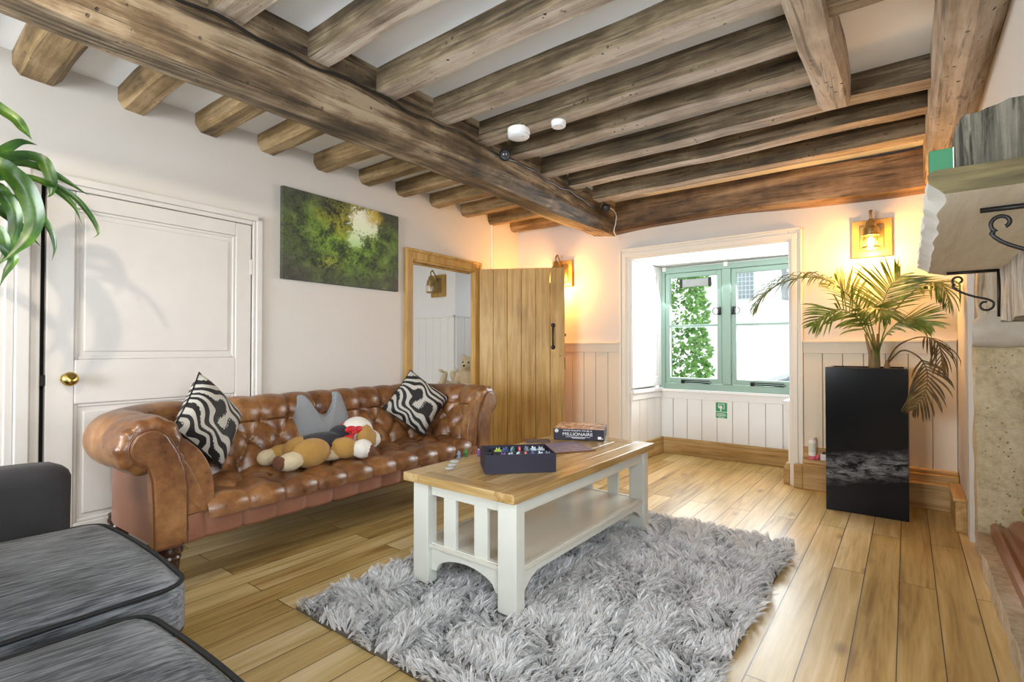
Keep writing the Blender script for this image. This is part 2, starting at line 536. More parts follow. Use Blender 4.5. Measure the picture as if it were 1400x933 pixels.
def m_forest():
    N = NT('forest_print')
    co = N.coord()
    x, y, z = N.xyz(co)
    u = N.math('DIVIDE', N.math('ADD', x, 0.524), 1.048)
    w = N.math('DIVIDE', z, 0.64)
    v = N.comb(u, w, 0.0)
    n1 = N.noise(N.mapping(v, (1.6, 1, 1)), 4.0, 9, 0.68, 0.5)
    n2 = N.noise(N.mapping(v, (1.6, 1, 1), loc=(5, 2, 0)), 11.0, 7, 0.75, 0.8)
    n3 = N.noise(N.mapping(v, (1.6, 1, 1), loc=(1, 7, 0)), 34.0, 6, 0.75, 0.5)
    leaf = N.math('ADD', N.math('MULTIPLY', n1, 0.38), N.math('ADD', N.math('MULTIPLY', n2, 0.34), N.math('MULTIPLY', n3, 0.28)))
    green = N.ramp(leaf, [(0.43, (0.022, 0.026, 0.018)), (0.48, (0.05, 0.085, 0.022)), (0.53, (0.13, 0.23, 0.03)), (0.59, (0.30, 0.46, 0.06)), (0.66, (0.55, 0.68, 0.20))])
    dark = N.ramp(leaf, [(0.44, (0.045, 0.045, 0.040)), (0.54, (0.07, 0.075, 0.055)), (0.63, (0.17, 0.20, 0.10))])
    # distance from the light gap
    def blob(cx, cy, sx, sy):
        a = N.math('DIVIDE', N.math('SUBTRACT', u, cx), sx)
        b = N.math('DIVIDE', N.math('SUBTRACT', w, cy), sy)
        d = N.math('SQRT', N.math('ADD', N.math('MULTIPLY', a, a), N.math('MULTIPLY', b, b)))
        return N.math('ADD', d, N.math('ADD', N.math('MULTIPLY', N.math('SUBTRACT', n2, 0.5), 2.6), N.math('MULTIPLY', N.math('SUBTRACT', n3, 0.5), 2.0)))
    def mask(d, a, b):
        return N.ramp(d, [(a, (1, 1, 1)), (b, (0, 0, 0))])
    lit = mask(N.math('MULTIPLY', blob(0.52, 0.55, 0.55, 0.52), 0.5), 0.28, 0.62)
    col = N.mix(lit, dark, green)
    yel = N.math('MULTIPLY', mask(N.math('MULTIPLY', blob(0.52, 0.84, 0.26, 0.27), 0.5), 0.25, 0.6), N.ramp(leaf, [(0.45, (0, 0, 0)), (0.62, (1, 1, 1))]))
    col = N.mix(N.math('MULTIPLY', yel, 0.9), col, (0.62, 0.44, 0.03))
    yel2 = N.math('MULTIPLY', mask(N.math('MULTIPLY', blob(0.34, 0.24, 0.13, 0.10), 0.5), 0.3, 0.6), N.ramp(leaf, [(0.48, (0, 0, 0)), (0.6, (1, 1, 1))]))
    col = N.mix(yel2, col, (0.50, 0.46, 0.05))
    gap = N.math('MAXIMUM', mask(N.math('MULTIPLY', blob(0.66, 0.80, 0.14, 0.20), 0.5), 0.34, 0.52), mask(N.math('MULTIPLY', blob(0.58, 0.58, 0.08, 0.13), 0.5), 0.34, 0.52))
    glow = N.ramp(w, [(0.45, (0.36, 0.58, 0.22)), (0.70, (0.72, 0.80, 0.56)), (0.9, (0.86, 0.86, 0.72))])
    col = N.mix(gap, col, glow)
    yel3 = N.math('MULTIPLY', mask(N.math('MULTIPLY', blob(0.75, 0.90, 0.11, 0.12), 0.5), 0.3, 0.55), N.ramp(leaf, [(0.40, (0, 0, 0)), (0.55, (1, 1, 1))]))
    col = N.mix(yel3, col, (0.52, 0.38, 0.04))
    return N.principled(color=col, rough=0.7)


M['forest'] = m_forest()


def m_stone(name, c1, c2, c3, scale=1.0, blocks=None, bump=0.6):
    N = NT(name)
    co = N.coord()
    a = N.noise(co, 5 * scale, 7, 0.65, 0.3)
    b = N.noise(co, 40 * scale, 5, 0.7)
    f = N.math('ADD', N.math('MULTIPLY', a, 0.65), N.math('MULTIPLY', b, 0.35))
    col = N.ramp(f, [(0.35, c1), (0.52, c2), (0.7, c3)])
    vo = N.n('ShaderNodeTexVoronoi', {'Vector': co, 'Scale': 42.0 * scale}).outputs['Distance']
    gate = N.ramp(N.noise(co, 6.0, 2), [(0.5, (0, 0, 0)), (0.6, (1, 1, 1))])
    pit = N.math('MULTIPLY', N.ramp(vo, [(0.12, (1, 1, 1)), (0.22, (0, 0, 0))]), gate)
    col = N.mix(N.math('MULTIPLY', pit, 0.75), col, (0.10, 0.075, 0.045))
    h = N.math('SUBTRACT', f, N.math('MULTIPLY', pit, 0.6))
    if blocks:
        x, y, z = N.xyz(co)
        bt = N.n('ShaderNodeTexBrick', {'Vector': N.comb(N.math('ADD', x, y), z, 0.0), 'Color1': (0, 0, 0, 1), 'Color2': (1, 1, 1, 1), 'Mortar': (0.5, 0.5, 0.5, 1), 'Scale': 1.0,
                                        'Mortar Size': 0.006, 'Mortar Smooth': 0.5, 'Brick Width': blocks[0], 'Row Height': blocks[1]})
        col = N.mix(N.math('MULTIPLY', bt.outputs['Fac'], 0.5), col, (0.62, 0.54, 0.40))
        h = N.math('SUBTRACT', h, N.math('MULTIPLY', bt.outputs['Fac'], 0.5))
    return N.principled(color=col, rough=0.85, normal=N.bump(h, bump, 0.015))


M['limestone'] = m_stone('limestone_blocks', (0.33, 0.25, 0.125), (0.58, 0.48, 0.30), (0.74, 0.65, 0.46), 1.0, (0.9, 0.34))
M['hearthstone'] = m_stone('hearth_stone', (0.28, 0.20, 0.11), (0.50, 0.42, 0.30), (0.66, 0.60, 0.50))
M['postwood'] = m_wood('weathered_post', cols((0.24, 0.16, 0.08), (0.42, 0.31, 0.19), (0.55, 0.44, 0.30), (0.66, 0.57, 0.44)), 2, 1.2, 16, 0.7, 0.8, crack=0.4)
M['greytimber'] = m_wood('weathered_grey_timber', cols((0.012, 0.011, 0.008), (0.032, 0.029, 0.020), (0.065, 0.058, 0.042), (0.13, 0.118, 0.09)), 2, 1.5, 22, 0.9, 0.85, crack=0.9)
M['lintelwood'] = m_wood('pale_weathered_lintel', cols((0.13, 0.10, 0.07), (0.32, 0.27, 0.21), (0.48, 0.43, 0.36), (0.62, 0.58, 0.52)), 2, 1.5, 22, 0.9, 0.85, crack=0.7)
M['slab'] = m_wood('pale_mantel_timber', cols((0.66, 0.59, 0.47), (0.74, 0.68, 0.57), (0.79, 0.74, 0.64), (0.84, 0.80, 0.72)), 1, 1.5, 20, 0.3, 0.7)
M['slabend'] = m_wood('dark_end_grain', cols((0.012, 0.009, 0.002), (0.032, 0.023, 0.005), (0.055, 0.041, 0.010), (0.095, 0.072, 0.024)), 0, 1.5, 22, 0.4, 0.7)
M['slabedge'] = m_plain('waney_edge', (0.66, 0.66, 0.63), 0.75, var=0.15, scale=14, bump=0.8, bscale=22)


def m_planter():
    N = NT('dark_gloss_planter')
    co = N.coord()
    x, y, z = N.xyz(co)
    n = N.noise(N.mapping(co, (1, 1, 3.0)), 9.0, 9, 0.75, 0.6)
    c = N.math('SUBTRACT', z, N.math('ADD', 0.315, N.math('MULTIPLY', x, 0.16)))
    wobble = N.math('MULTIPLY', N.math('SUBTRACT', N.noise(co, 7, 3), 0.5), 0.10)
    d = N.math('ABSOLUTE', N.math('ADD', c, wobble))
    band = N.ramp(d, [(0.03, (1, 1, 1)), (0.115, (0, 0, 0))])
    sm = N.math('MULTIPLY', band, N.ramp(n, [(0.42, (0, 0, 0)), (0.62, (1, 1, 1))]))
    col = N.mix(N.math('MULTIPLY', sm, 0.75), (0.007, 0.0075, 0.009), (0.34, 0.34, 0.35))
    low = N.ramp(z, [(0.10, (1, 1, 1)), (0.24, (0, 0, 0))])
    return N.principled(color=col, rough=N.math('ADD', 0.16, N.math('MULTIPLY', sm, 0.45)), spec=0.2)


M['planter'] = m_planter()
M['soil'] = m_plain('potting_soil', (0.03, 0.02, 0.012), 0.95, var=0.5, bump=0.8)


def m_leaf(name, c1, c2, c3, rough=0.4):
    N = NT(name)
    co = N.coord()
    f = N.noise(co, 9, 4)
    col = N.ramp(f, [(0.35, c1), (0.5, c2), (0.68, c3)])
    p = N.n('ShaderNodeBsdfPrincipled', {'Base Color': col, 'Roughness': rough})
    tr = N.n('ShaderNodeBsdfTranslucent', {'Color': col})
    mx = N.n('ShaderNodeMixShader', {'Fac': 0.22})
    N.t.links.new(p.outputs[0], mx.inputs[1]); N.t.links.new(tr.outputs[0], mx.inputs[2])
    N.t.links.new(mx.outputs[0], N.out.inputs[0])
    return N.mat


M['palm'] = m_leaf('palm_leaf', (0.06, 0.10, 0.014), (0.17, 0.225, 0.035), (0.37, 0.39, 0.10))
M['drypalm'] = m_leaf('dry_palm_leaf', (0.055, 0.035, 0.012), (0.12, 0.08, 0.028), (0.22, 0.16, 0.055), 0.6)
M['palmstem'] = m_plain('palm_stem', (0.22, 0.145, 0.06), 0.7, var=0.4, scale=20, bump=0.4, bscale=40)
M['strap'] = m_leaf('strap_leaf', (0.010, 0.038, 0.010), (0.032, 0.092, 0.012), (0.105, 0.20, 0.022), 0.32)
M['shrub'] = m_leaf('garden_shrub', (0.06, 0.16, 0.035), (0.16, 0.34, 0.07), (0.34, 0.55, 0.16), 0.5)


def m_glass():
    N = NT('window_glass')
    t = N.n('ShaderNodeBsdfTransparent', {'Color': (0.97, 0.985, 0.98, 1)})
    g = N.n('ShaderNodeBsdfGlossy', {'Roughness': 0.02})
    fr = N.n('ShaderNodeFresnel', {'IOR': 1.25})
    mx = N.n('ShaderNodeMixShader', {'Fac': fr.outputs[0]})
    N.t.links.new(t.outputs[0], mx.inputs[1]); N.t.links.new(g.outputs[0], mx.inputs[2])
    N.t.links.new(mx.outputs[0], N.out.inputs[0])
    return N.mat


M['glass'] = m_glass()


def m_emit(name, c, s):
    N = NT(name)
    e = N.n('ShaderNodeEmission', {'Color': tuple(c) + (1,), 'Strength': s})
    N.t.links.new(e.outputs[0], N.out.inputs[0])
    return N.mat


M['bulb'] = m_emit('lamp_bulb', (1.0, 0.78, 0.42), 14.0)

# ------------------------------------------------------------------ the room shell
from mathutils import noise as mnoise
WROT = math.radians(92.05)
WORG = (-3.365, 0, 0)


def wall_frame(o):
    """put an object in the left wall's frame: x runs along the wall, -y points into the room"""
    o.location = WORG
    o.rotation_euler = (0, 0, WROT)
    return o


b = MB()
b.box(-4.2, 1.3, -2.6, 5.5, -0.12, 0)
b.box(-5.6, -4.2, 2.0, 7.6, -0.12, 0)
b.box(-4.2, -3.7, 5.5, 7.6, -0.12, 0)
struct(b.build('floor', M['floor']), 'oak floorboards running towards the window')

b = MB()
b.box(-3.95, 1.3, -2.6, 5.55, 2.54, 2.68)
struct(b.build('ceiling', M['ceil']), 'white plaster between old ceiling joists')

b = MB()
for u0, u1, z0, z1 in ((-2.6, 0.555, 0, 2.54), (0.555, 1.665, 1.95, 2.54), (1.665, 3.06, 0, 2.54), (3.06, 3.96, 1.92, 2.54), (3.96, 4.80, 0, 2.54)):
    b.box(u0, u1, 0, 0.04 if u0 > 3.5 else 0.15, z0, z1)
struct(wall_frame(b.build('wall_left', M['wall'])), 'off white plaster wall behind the leather sofa')

# window wall with the deep recess
b = MB()
b.box(-3.72, -2.17, 4.74, 5.52, 0, 2.54)
b.box(-0.76, 0.9, 4.74, 5.52, 0, 2.54)
b.box(-2.17, -0.76, 4.74, 5.52, 1.985, 2.54)
struct(b.build('wall_back', M['wall']), 'window wall of warm lit plaster')
b = MB()
b.box(-2.17, -0.76, 5.42, 5.52, 0, 0.66)
struct(b.build('wall_window_apron', M['whitepaint']))

# right wall: plaster return, chimney breast, soot lined hearth opening
b = MB()
b.box(0.28, 1.25, 3.98, 4.74, 0, 2.54)
b.box(0.295, 1.25, 1.2, 3.98, 1.66, 2.54)
b.box(0.85, 1.0, -2.4, -0.55, 0, 2.54)
b.box(0.85, 1.0, 0.85, 1.2, 0, 2.54)
b.box(0.85, 1.0, -0.55, 0.85, 0, 0.9)
b.box(0.85, 1.0, -0.55, 0.85, 2.2, 2.54)
b.box(0.30, 1.25, 1.2, 1.45, 0, 1.66)
struct(b.build('wall_right', M['wall']), 'white plaster chimney breast wall')
b = MB()
b.box(1.0, 1.25, 1.45, 3.98, 0, 1.66)
struct(b.build('wall_fireback', M['soot_and_shade']))

b = MB()
b.box(-3.5, -2.85, -2.55, -2.4, 0, 2.54)
b.box(-1.15, 1.0, -2.55, -2.4, 0, 2.54)
b.box(-2.85, -1.15, -2.55, -2.4, 0, 0.75)
b.box(-2.85, -1.15, -2.55, -2.4, 2.15, 2.54)
struct(b.build('wall_rear', M['wall']))

# next room, seen through the doorway
b = MB()
b.box(-5.6, -5.45, 2.0, 4.62, 0, 2.45)
b.box(-5.6, -3.6, 1.9, 2.02, 0, 2.45)
b.box(-5.6, -4.42, 4.62, 7.6, 0, 2.45)
b.box(-4.42, -3.55, 7.45, 7.6, 0, 2.45)
b.box(-3.72, -3.55, 5.52, 7.45, 0, 2.45)
struct(b.build('wall_next_room', M['whitepaint']))
b = MB()
b.box(-5.6, -3.56, 1.9, 7.6, 2.45, 2.53)
struct(b.build('ceiling_next_room', M['ceil']))
b = MB()
k = -5.44
while k < -4.43:
    b.box(k, min(k + 0.128, -4.42), 4.595, 4.62, 0, 1.50); k += 0.131
k = 4.62
while k < 6.2:
    b.box(-4.42, -4.398, k, k + 0.148, 0, 1.50); k += 0.151
b.box(-5.45, -4.39, 4.585, 4.62, 1.50, 1.525)
b.box(-4.42, -4.385, 4.585, 6.2, 1.50, 1.525)
struct(b.build('trim_1', M['whitepaint'], bevel=0.004), 'white boarded panelling in the next room')


# ---- rough old beams
def rough_beam(name, axis, a, b_, sec, mat, seed, n=46, amp=0.010, shift=None, label=None, sag=0.0, under=None):
    """sec: closed outline in the two coordinates across the beam (horizontal, z)"""
    pts = []
    # subdivide the outline a little
    fine = []
    for i in range(len(sec)):
        p, q = sec[i], sec[(i + 1) % len(sec)]
        d = math.hypot(q[0] - p[0], q[1] - p[1])
        kk = max(1, int(d / 0.045))
        for j in range(kk):
            fine.append((p[0] + (q[0] - p[0]) * j / kk, p[1] + (q[1] - p[1]) * j / kk))
    zmin = min(p[1] for p in fine)
    mb = MB()
    rows = []
    for i in range(n):
        t = i / (n - 1)
        s = a + (b_ - a) * t
        row = []
        for (h, z) in fine:
            sh = shift(s) if shift else (0, 0)
            q = Vector((s * 2.2, h * 5 + seed * 7.3, z * 5))
            d1 = mnoise.noise(Vector((q.x, q.y * .15, q.z * .15))) * amp + mnoise.noise(q * 2.1) * amp * 0.22
            d2 = mnoise.noise(Vector((q.x, q.y * .15, q.z * .15)) + Vector((9, 3, 1))) * amp + mnoise.noise(q * 2.3 + Vector((4, 4, 4))) * amp * 0.22
            zz = z + d2 - sag * (1 - (2 * t - 1) ** 2) + sh[1]
            hh = h + d1 + sh[0]
            row.append((s, hh, zz) if axis == 0 else (hh, s, zz))
        rows.append(row)
    mb.grid(rows, closed_v=True)
    m_ = len(fine)
    mb.f.append(tuple(range(m_))); mb.m.append(0)
    mb.f.append(tuple(range((n - 1) * m_, n * m_))); mb.m.append(0)
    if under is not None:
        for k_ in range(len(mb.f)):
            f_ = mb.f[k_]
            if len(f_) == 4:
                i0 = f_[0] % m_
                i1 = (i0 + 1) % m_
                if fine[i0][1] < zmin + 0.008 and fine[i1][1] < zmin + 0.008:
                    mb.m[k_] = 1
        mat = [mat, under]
    o = mb.build(name, mat, smooth='auto', angle=24)
    return struct(o, label)


def sm(x):
    x = max(0.0, min(1.0, x))
    return x * x * (3 - 2 * x)


rough_beam('main_beam', 1, -2.4, 4.745, [(-2.47, 2.56), (-2.47, 2.33), (-2.42, 2.252), (-2.20, 2.222), (-2.135, 2.305), (-2.135, 2.385), (-2.12, 2.56)], M['beamY'], 1, n=110, amp=0.014,
           shift=lambda y: (-0.13 * sm((y - 2.3) / 2.4), 0.02 * sm((y - 2.5) / 2.2)), label='massive old oak beam crossing the ceiling')

JY = [0.47, 0.86, 1.265, 1.645, 2.04, 2.43, 2.78, 3.18, 3.58, 3.99]


def joist_sec(y, w, zb, ch=0.012):
    return [(y, 2.55), (y, zb + ch), (y + ch * 0.6, zb + 0.003), (y + w - ch * 0.8, zb), (y + w, zb + ch), (y + w, 2.55)]


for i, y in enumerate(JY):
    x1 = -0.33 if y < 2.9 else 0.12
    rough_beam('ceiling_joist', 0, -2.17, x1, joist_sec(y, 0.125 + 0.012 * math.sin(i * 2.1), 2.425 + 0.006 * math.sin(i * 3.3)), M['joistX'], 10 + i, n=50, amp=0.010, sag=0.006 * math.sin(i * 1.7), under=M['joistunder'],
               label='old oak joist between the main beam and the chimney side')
for y in (-2.0, -1.55, -1.1, -0.7, -0.3, 0.08):
    rough_beam('ceiling_joist', 0, -2.17, 0.9, joist_sec(y, 0.125, 2.425), M['joistX'], 30 + y, n=20)
rough_beam('ceiling_joist', 0, -0.24, 0.13, joist_sec(2.18, 0.15, 2.40), M['joistX'], 41, n=16, label='short oak joist running off the pale trimmer beam')
rough_beam('trimmer_beam', 1, -2.0, 3.17, [(-0.365, 2.55), (-0.365, 2.42), (-0.335, 2.382), (-0.235, 2.378), (-0.215, 2.41), (-0.215, 2.55)], M['trimmer'], 51, n=80, amp=0.012, label='pale oak trimmer beam carrying the joist ends')
rough_beam('chimney_beam', 1, -2.4, 4.74, [(0.100, 2.55), (0.103, 2.30), (0.118, 2.252), (0.195, 2.248), (0.305, 2.335), (0.33, 2.42), (0.33, 2.55)], M['trimmer'], 61, n=100, amp=0.008, label='oak beam along the chimney breast')
rough_beam('window_lintel_beam', 0, -2.34, 0.12, [(4.60, 2.55), (4.60, 2.285), (4.63, 2.262), (4.75, 2.262), (4.75, 2.55)], M['lintel'], 71, n=50, amp=0.010,
           shift=lambda x: (0, 0.028 * math.sin((x + 2.3) * 2.1) - 0.005), label='dark oak beam above the window recess')
# left bay: short brown joists from the wall to the main beam
for i, (u, w) in enumerate([(-2.0, .15), (-1.55, .15), (-1.1, .15), (-0.7, .15), (-0.25, .15), (0.10, .16), (0.485, .185), (0.905, .155), (1.30, .155), (1.68, .15), (2.10, .145), (2.505, .14), (2.885, .14), (3.295, .15), (3.725, .14), (4.165, .13), (4.57, .12)]):
    y = u
    rough_beam('wall_joist', 0, -3.62, -2.44 - 0.13 * sm((y - 2.3) / 2.4), [(y, 2.55), (y, 2.475), (y + 0.03, 2.432), (y + w - 0.035, 2.428), (y + w, 2.470), (y + w, 2.55)], M['shortX'], 80 + i, n=16, amp=0.009,
               label='short brown oak joist between the left wall and the main beam')

# ---- doors, architraves, panelling
b = MB()
d = MB()
# panelled old door leaf (x along the wall, front at y<0)
d.box(0.622, 0.735, -0.006, 0.034, 0.01, 1.925)      # left stile
d.box(1.545, 1.645, -0.006, 0.034, 0.01, 1.925)      # right stile
d.box(0.735, 1.545, -0.006, 0.034, 1.84, 1.925)
d.box(0.735, 1.545, -0.006, 0.034, 0.83, 1.06)
d.box(0.735, 1.545, -0.006, 0.034, 0.01, 0.22)
for z0, z1 in ((1.06, 1.84), (0.22, 0.83)):
    d.box(0.735, 1.545, 0.012, 0.03, z0, z1)
    for (a0, a1, c0, c1) in ((0.735, 0.752, z0, z1), (1.528, 1.545, z0, z1), (0.752, 1.528, z1 - 0.017, z1), (0.752, 1.528, z0, z0 + 0.017)):
        d.box(a0, a1, 0.003, 0.014, c0, c1)
    d.box(0.775, 1.505, 0.004, 0.02, z0 + 0.04, z1 - 0.04)
door1 = wall_frame(d.build('door_1', M['doorpaint'], bevel=0.006))
struct(door1, 'old white panelled door standing slightly ajar')
k = MB()
Mk = Matrix.Translation((0.703, -0.006, 0.963)) @ Matrix.Rotation(PI / 2, 4, 'X')
k.lathe([(0.026, 0), (0.026, 0.006), (0.012, 0.010), (0.010, 0.03), (0.022, 0.036), (0.034, 0.05), (0.036, 0.062), (0.028, 0.074), (0.0, 0.08)], 24, Mk)
k.build('door_knob', M['brass'], door1, smooth=True)['label'] = 'brass knob'
k = MB()
k.box(0.596, 0.624, -0.004, 0.016, 0.93, 0.985)
k.build('lock_keep', M['black'], door1, bevel=0.003)
k = MB()
k.box(1.634, 1.652, -0.012, -0.004, 1.60, 1.70)
k.build('hinge', M['doorpaint'], door1, bevel=0.003)

b.box(1.652, 1.672, -0.014, 0.01, 0, 1.955)
b.box(1.672, 1.712, -0.026, 0.0, 0, 1.99)
b.box(0.50, 1.712, -0.026, 0.0, 1.955, 1.995)
b.box(0.60, 1.65, -0.014, 0.01, 1.928, 1.955)
b.box(0.505, 0.560, -0.030, 0.0, 0, 1.995)
b.box(0.560, 0.600, -0.012, 0.05, 0, 1.955)
b.box(0.470, 0.505, -0.018, 0.0, 0, 1.985)
struct(wall_frame(b.build('trim_2', M['doorpaint'], bevel=0.006)), 'white architrave around the old panelled door')
b = MB()
b.box(0.5, 1.72, 0.10, 0.16, 0, 2.0)  # dark sheet added behind the door gap, blocking next-room light
struct(wall_frame(b.build('door_gap_backing', M['soot_and_shade'])))

# oak doorway frame
b = MB()
b.box(2.985, 3.075, -0.022, 0.0, 0, 1.995)
b.box(3.935, 4.03, -0.022, 0.0, 0, 1.995)
b.box(3.075, 3.935, -0.022, 0.0, 1.905, 1.995)
b.box(2.985, 3.010, -0.036, -0.02, 0, 1.995)
b.box(4.005, 4.03, -0.036, -0.02, 0, 1.995)
b.box(3.010, 4.005, -0.036, -0.02, 1.97, 1.995)
b.box(3.06, 3.09, -0.01, 0.16, 0, 1.92)
b.box(3.938, 3.965, -0.01, 0.045, 0, 1.92)
b.box(3.09, 3.938, -0.01, 0.10, 1.89, 1.92)
b.box(3.09, 3.105, 0.045, 0.075, 0, 1.89)
b.box(3.105, 3.935, 0.045, 0.075, 1.875, 1.89)
struct(wall_frame(b.build('trim_3', M['oakZ'], bevel=0.005)), 'oak frame of the doorway')
b = MB()
b.box(4.222, 4.236, -0.010, 0.0, 0.0, 2.50)
struct(wall_frame(b.build('trim_4', M['whitepaint'], bevel=0.003)))

# open oak plank door
hx, hy = -3.475, 3.985
ex, ey = -2.705, 4.395
L = math.hypot(ex - hx, ey - hy)
d = MB()
nb = 6
for i in range(nb):
    x0, x1 = L * i / nb, L * (i + 1) / nb
    d.box(x0 + 0.0012, x1 - 0.0012, 0.0, 0.032, 0.012, 1.925)
for z in (0.25, 0.95, 1.65):
    d.box(0.02, L - 0.02, 0.032, 0.056, z, z + 0.13)
door2 = d.build('door_2', M['oakZ'], bevel=0.004)
door2.location = (hx, hy, 0)
door2.rotation_euler = (0, 0, math.atan2(ey - hy, ex - hx))
struct(door2, 'oak plank door standing open')
h = MB()
hxp = L - 0.115
pts = spline([(hxp, -0.004, 1.34), (hxp, -0.03, 1.315), (hxp, -0.042, 1.27), (hxp, -0.042, 1.20), (hxp, -0.03, 1.155), (hxp, -0.004, 1.13)], 18)
h.tube(pts, 0.009, 8)
h.lathe([(0.022, 0), (0.022, 0.008), (0.012, 0.012)], 16, Matrix.Translation((hxp, 0, 1.345)) @ Matrix.Rotation(PI / 2, 4, 'X'))
h.lathe([(0.022, 0), (0.022, 0.008), (0.012, 0.012)], 16, Matrix.Translation((hxp, 0, 1.125)) @ Matrix.Rotation(PI / 2, 4, 'X'))
h.build('door_handle', M['black'], door2, smooth=True)['label'] = 'black iron pull handle'
h = MB()
h.box(L - 0.004, L + 0.012, 0.004, 0.028, 1.235, 1.262)
h.box(L - 0.004, L + 0.003, 0.004, 0.028, 0.90, 1.02)
h.build('latch', M['black'], door2)
h = MB()
h.lathe([(0.006, 0), (0.006, 0.003)], 10, Matrix.Translation((L - 0.045, 0, 1.04)) @ Matrix.Rotation(PI / 2, 4, 'X'))
h.build('keyhole', M['black'], door2)

# recess architrave
b = MB()
for x0, x1 in ((-2.255, -2.165), (-0.765, -0.672)):
    b.box(x0, x1, 4.715, 4.745, 0, 2.085)
    b.box(x0 + 0.02, x1 - 0.03, 4.703, 4.718, 0, 2.05)
b.box(-2.165, -0.765, 4.715, 4.745, 1.985, 2.085)
b.box(-2.235, -0.695, 4.704, 4.718, 2.005, 2.055)
b.box(-2.262, -2.243, 4.700, 4.72, 0, 2.095)
b.box(-0.684, -0.665, 4.700, 4.72, 0, 2.095)
b.box(-2.262, -0.665, 4.700, 4.72, 2.075, 2.098)
struct(b.build('trim_5', M['trimpaint'], bevel=0.006), 'cream moulded architrave around the window recess')

# reveal panelling (left shutter case and dado) and boarding under the window
b = MB()
Ms = Matrix.Translation((-2.170, 4.745, 0)) @ Matrix.Rotation(-math.atan2(0.045, 0.66), 4, 'Z')
b.box(0, 0.018, 0, 0.665, 0.72, 1.985, Ms)
for (y0, y1, z0, z1) in ((0, 0.10, 0.72, 1.98), (0.565, 0.665, 0.72, 1.98), (0.10, 0.565, 1.87, 1.98), (0.10, 0.565, 1.26, 1.34), (0.10, 0.565, 0.72, 0.82)):
    b.box(0.018, 0.030, y0, y1, z0, z1, Ms)
b.box(0, 0.050, -0.01, 0.665, 0.665, 0.70, Ms)
b.box(0, 0.032, 0, 0.665, 0.60, 0.668, Ms)
for i in range(4):
    b.box(0, 0.02, 0.002 + i * 0.165, 0.163 + i * 0.165, 0.16, 0.60, Ms)
for i in range(4):
    b.box(-0.78, -0.76, 4.747 + i * 0.165, 4.908 + i * 0.165, 0.16, 0.60)
b.box(-0.80, -0.76, 4.74, 5.40, 0.60, 0.66)
b.box(-0.815, -0.76, 4.735, 5.40, 0.655, 0.685)
struct(b.build('trim_6', M['whitepaint'], bevel=0.004), 'white panelled reveals of the window recess')
b = MB()
x = -2.13
while x < -0.80:
    b.box(x + 0.002, x + 0.147, 5.402, 5.425, 0.15, 0.60); x += 0.150
b.box(-2.14, -0.77, 5.393, 5.425, 0.585, 0.66)
struct(b.build('trim_7', M['whitepaint'], bevel=0.004), 'white boarding under the window')
b = MB()
b.box(-2.14, -0.77, 5.35, 5.46, 0.655, 0.685)
struct(b.build('trim_8', M['whitepaint'], bevel=0.006), 'white window board')

# dado panelling on the window wall
b = MB()
for (xa, xb) in ((-3.50, -2.262), (-0.665, 0.275)):
    n = max(1, round((xb - xa) / 0.137))
    w = (xb - xa) / n
    for i in range(n):
        b.box(xa + i * w + 0.0018, xa + (i + 1) * w - 0.0018, 4.722, 4.742, 0.0, 1.085)
    b.box(xa, xb, 4.712, 4.742, 1.075, 1.16)
    b.box(xa, xb, 4.695, 4.742, 1.158, 1.178)
struct(b.build('trim_9', M['beige'], bevel=0.004), 'painted boarded dado with a moulded rail')

# oak skirting
b = MB()
b.box(-2.13, -0.78, 5.372, 5.41, 0, 0.135)
b.box(-2.13, -0.78, 5.382, 5.41, 0.135, 0.168)
struct(b.build('baseboard_back', M['oakX'], bevel=0.006), 'oak skirting under the window')
b = MB()
Ms2 = Matrix.Translation((-2.150, 4.745, 0)) @ Matrix.Rotation(-math.atan2(0.045, 0.66), 4, 'Z')
b.box(0, 0.035, -0.0, 0.66, 0, 0.135, Ms2)
b.box(0, 0.026, -0.0, 0.66, 0.135, 0.168, Ms2)
b.box(-0.815, -0.768, 4.735, 5.375, 0, 0.14)
b.box(-0.80, -0.768, 4.735, 5.375, 0.14, 0.175)
struct(b.build('baseboard_recess', M['oakY'], bevel=0.006))
b = MB()
b.box(-3.45, -2.262, 4.70, 4.725, 0, 0.15)
b.box(-0.728, -0.665, 4.655, 4.70, 0, 0.19)
b.box(-0.665, -0.36, 4.655, 4.725, 0, 0.185)
b.box(-0.665, -0.36, 4.642, 4.725, 0.185, 0.205)
b.box(-0.665, -0.36, 4.660, 4.725, 0.205, 0.238)
b.box(-0.665, -0.36, 4.705, 4.725, 0.238, 0.33)
b.box(-0.36, 0.275, 4.60, 4.725, 0, 0.16)
b.box(-0.36, 0.275, 4.588, 4.725, 0.16, 0.18)
b.box(-0.36, 0.275, 4.64, 4.725, 0.18, 0.235)
b.box(-0.36, 0.275, 4.68, 4.725, 0.235, 0.26)
struct(b.build('baseboard_right', M['oakX'], bevel=0.006), 'oak skirting ledge behind the planter')
b = MB()
b.box(0.225, 0.280, 4.13, 4.60, 0, 0.185)
b.box(0.214, 0.280, 4.12, 4.60, 0.185, 0.205)
struct(b.build('baseboard_chimney', M['oakY'], bevel=0.006), 'oak skirting return by the fireplace')

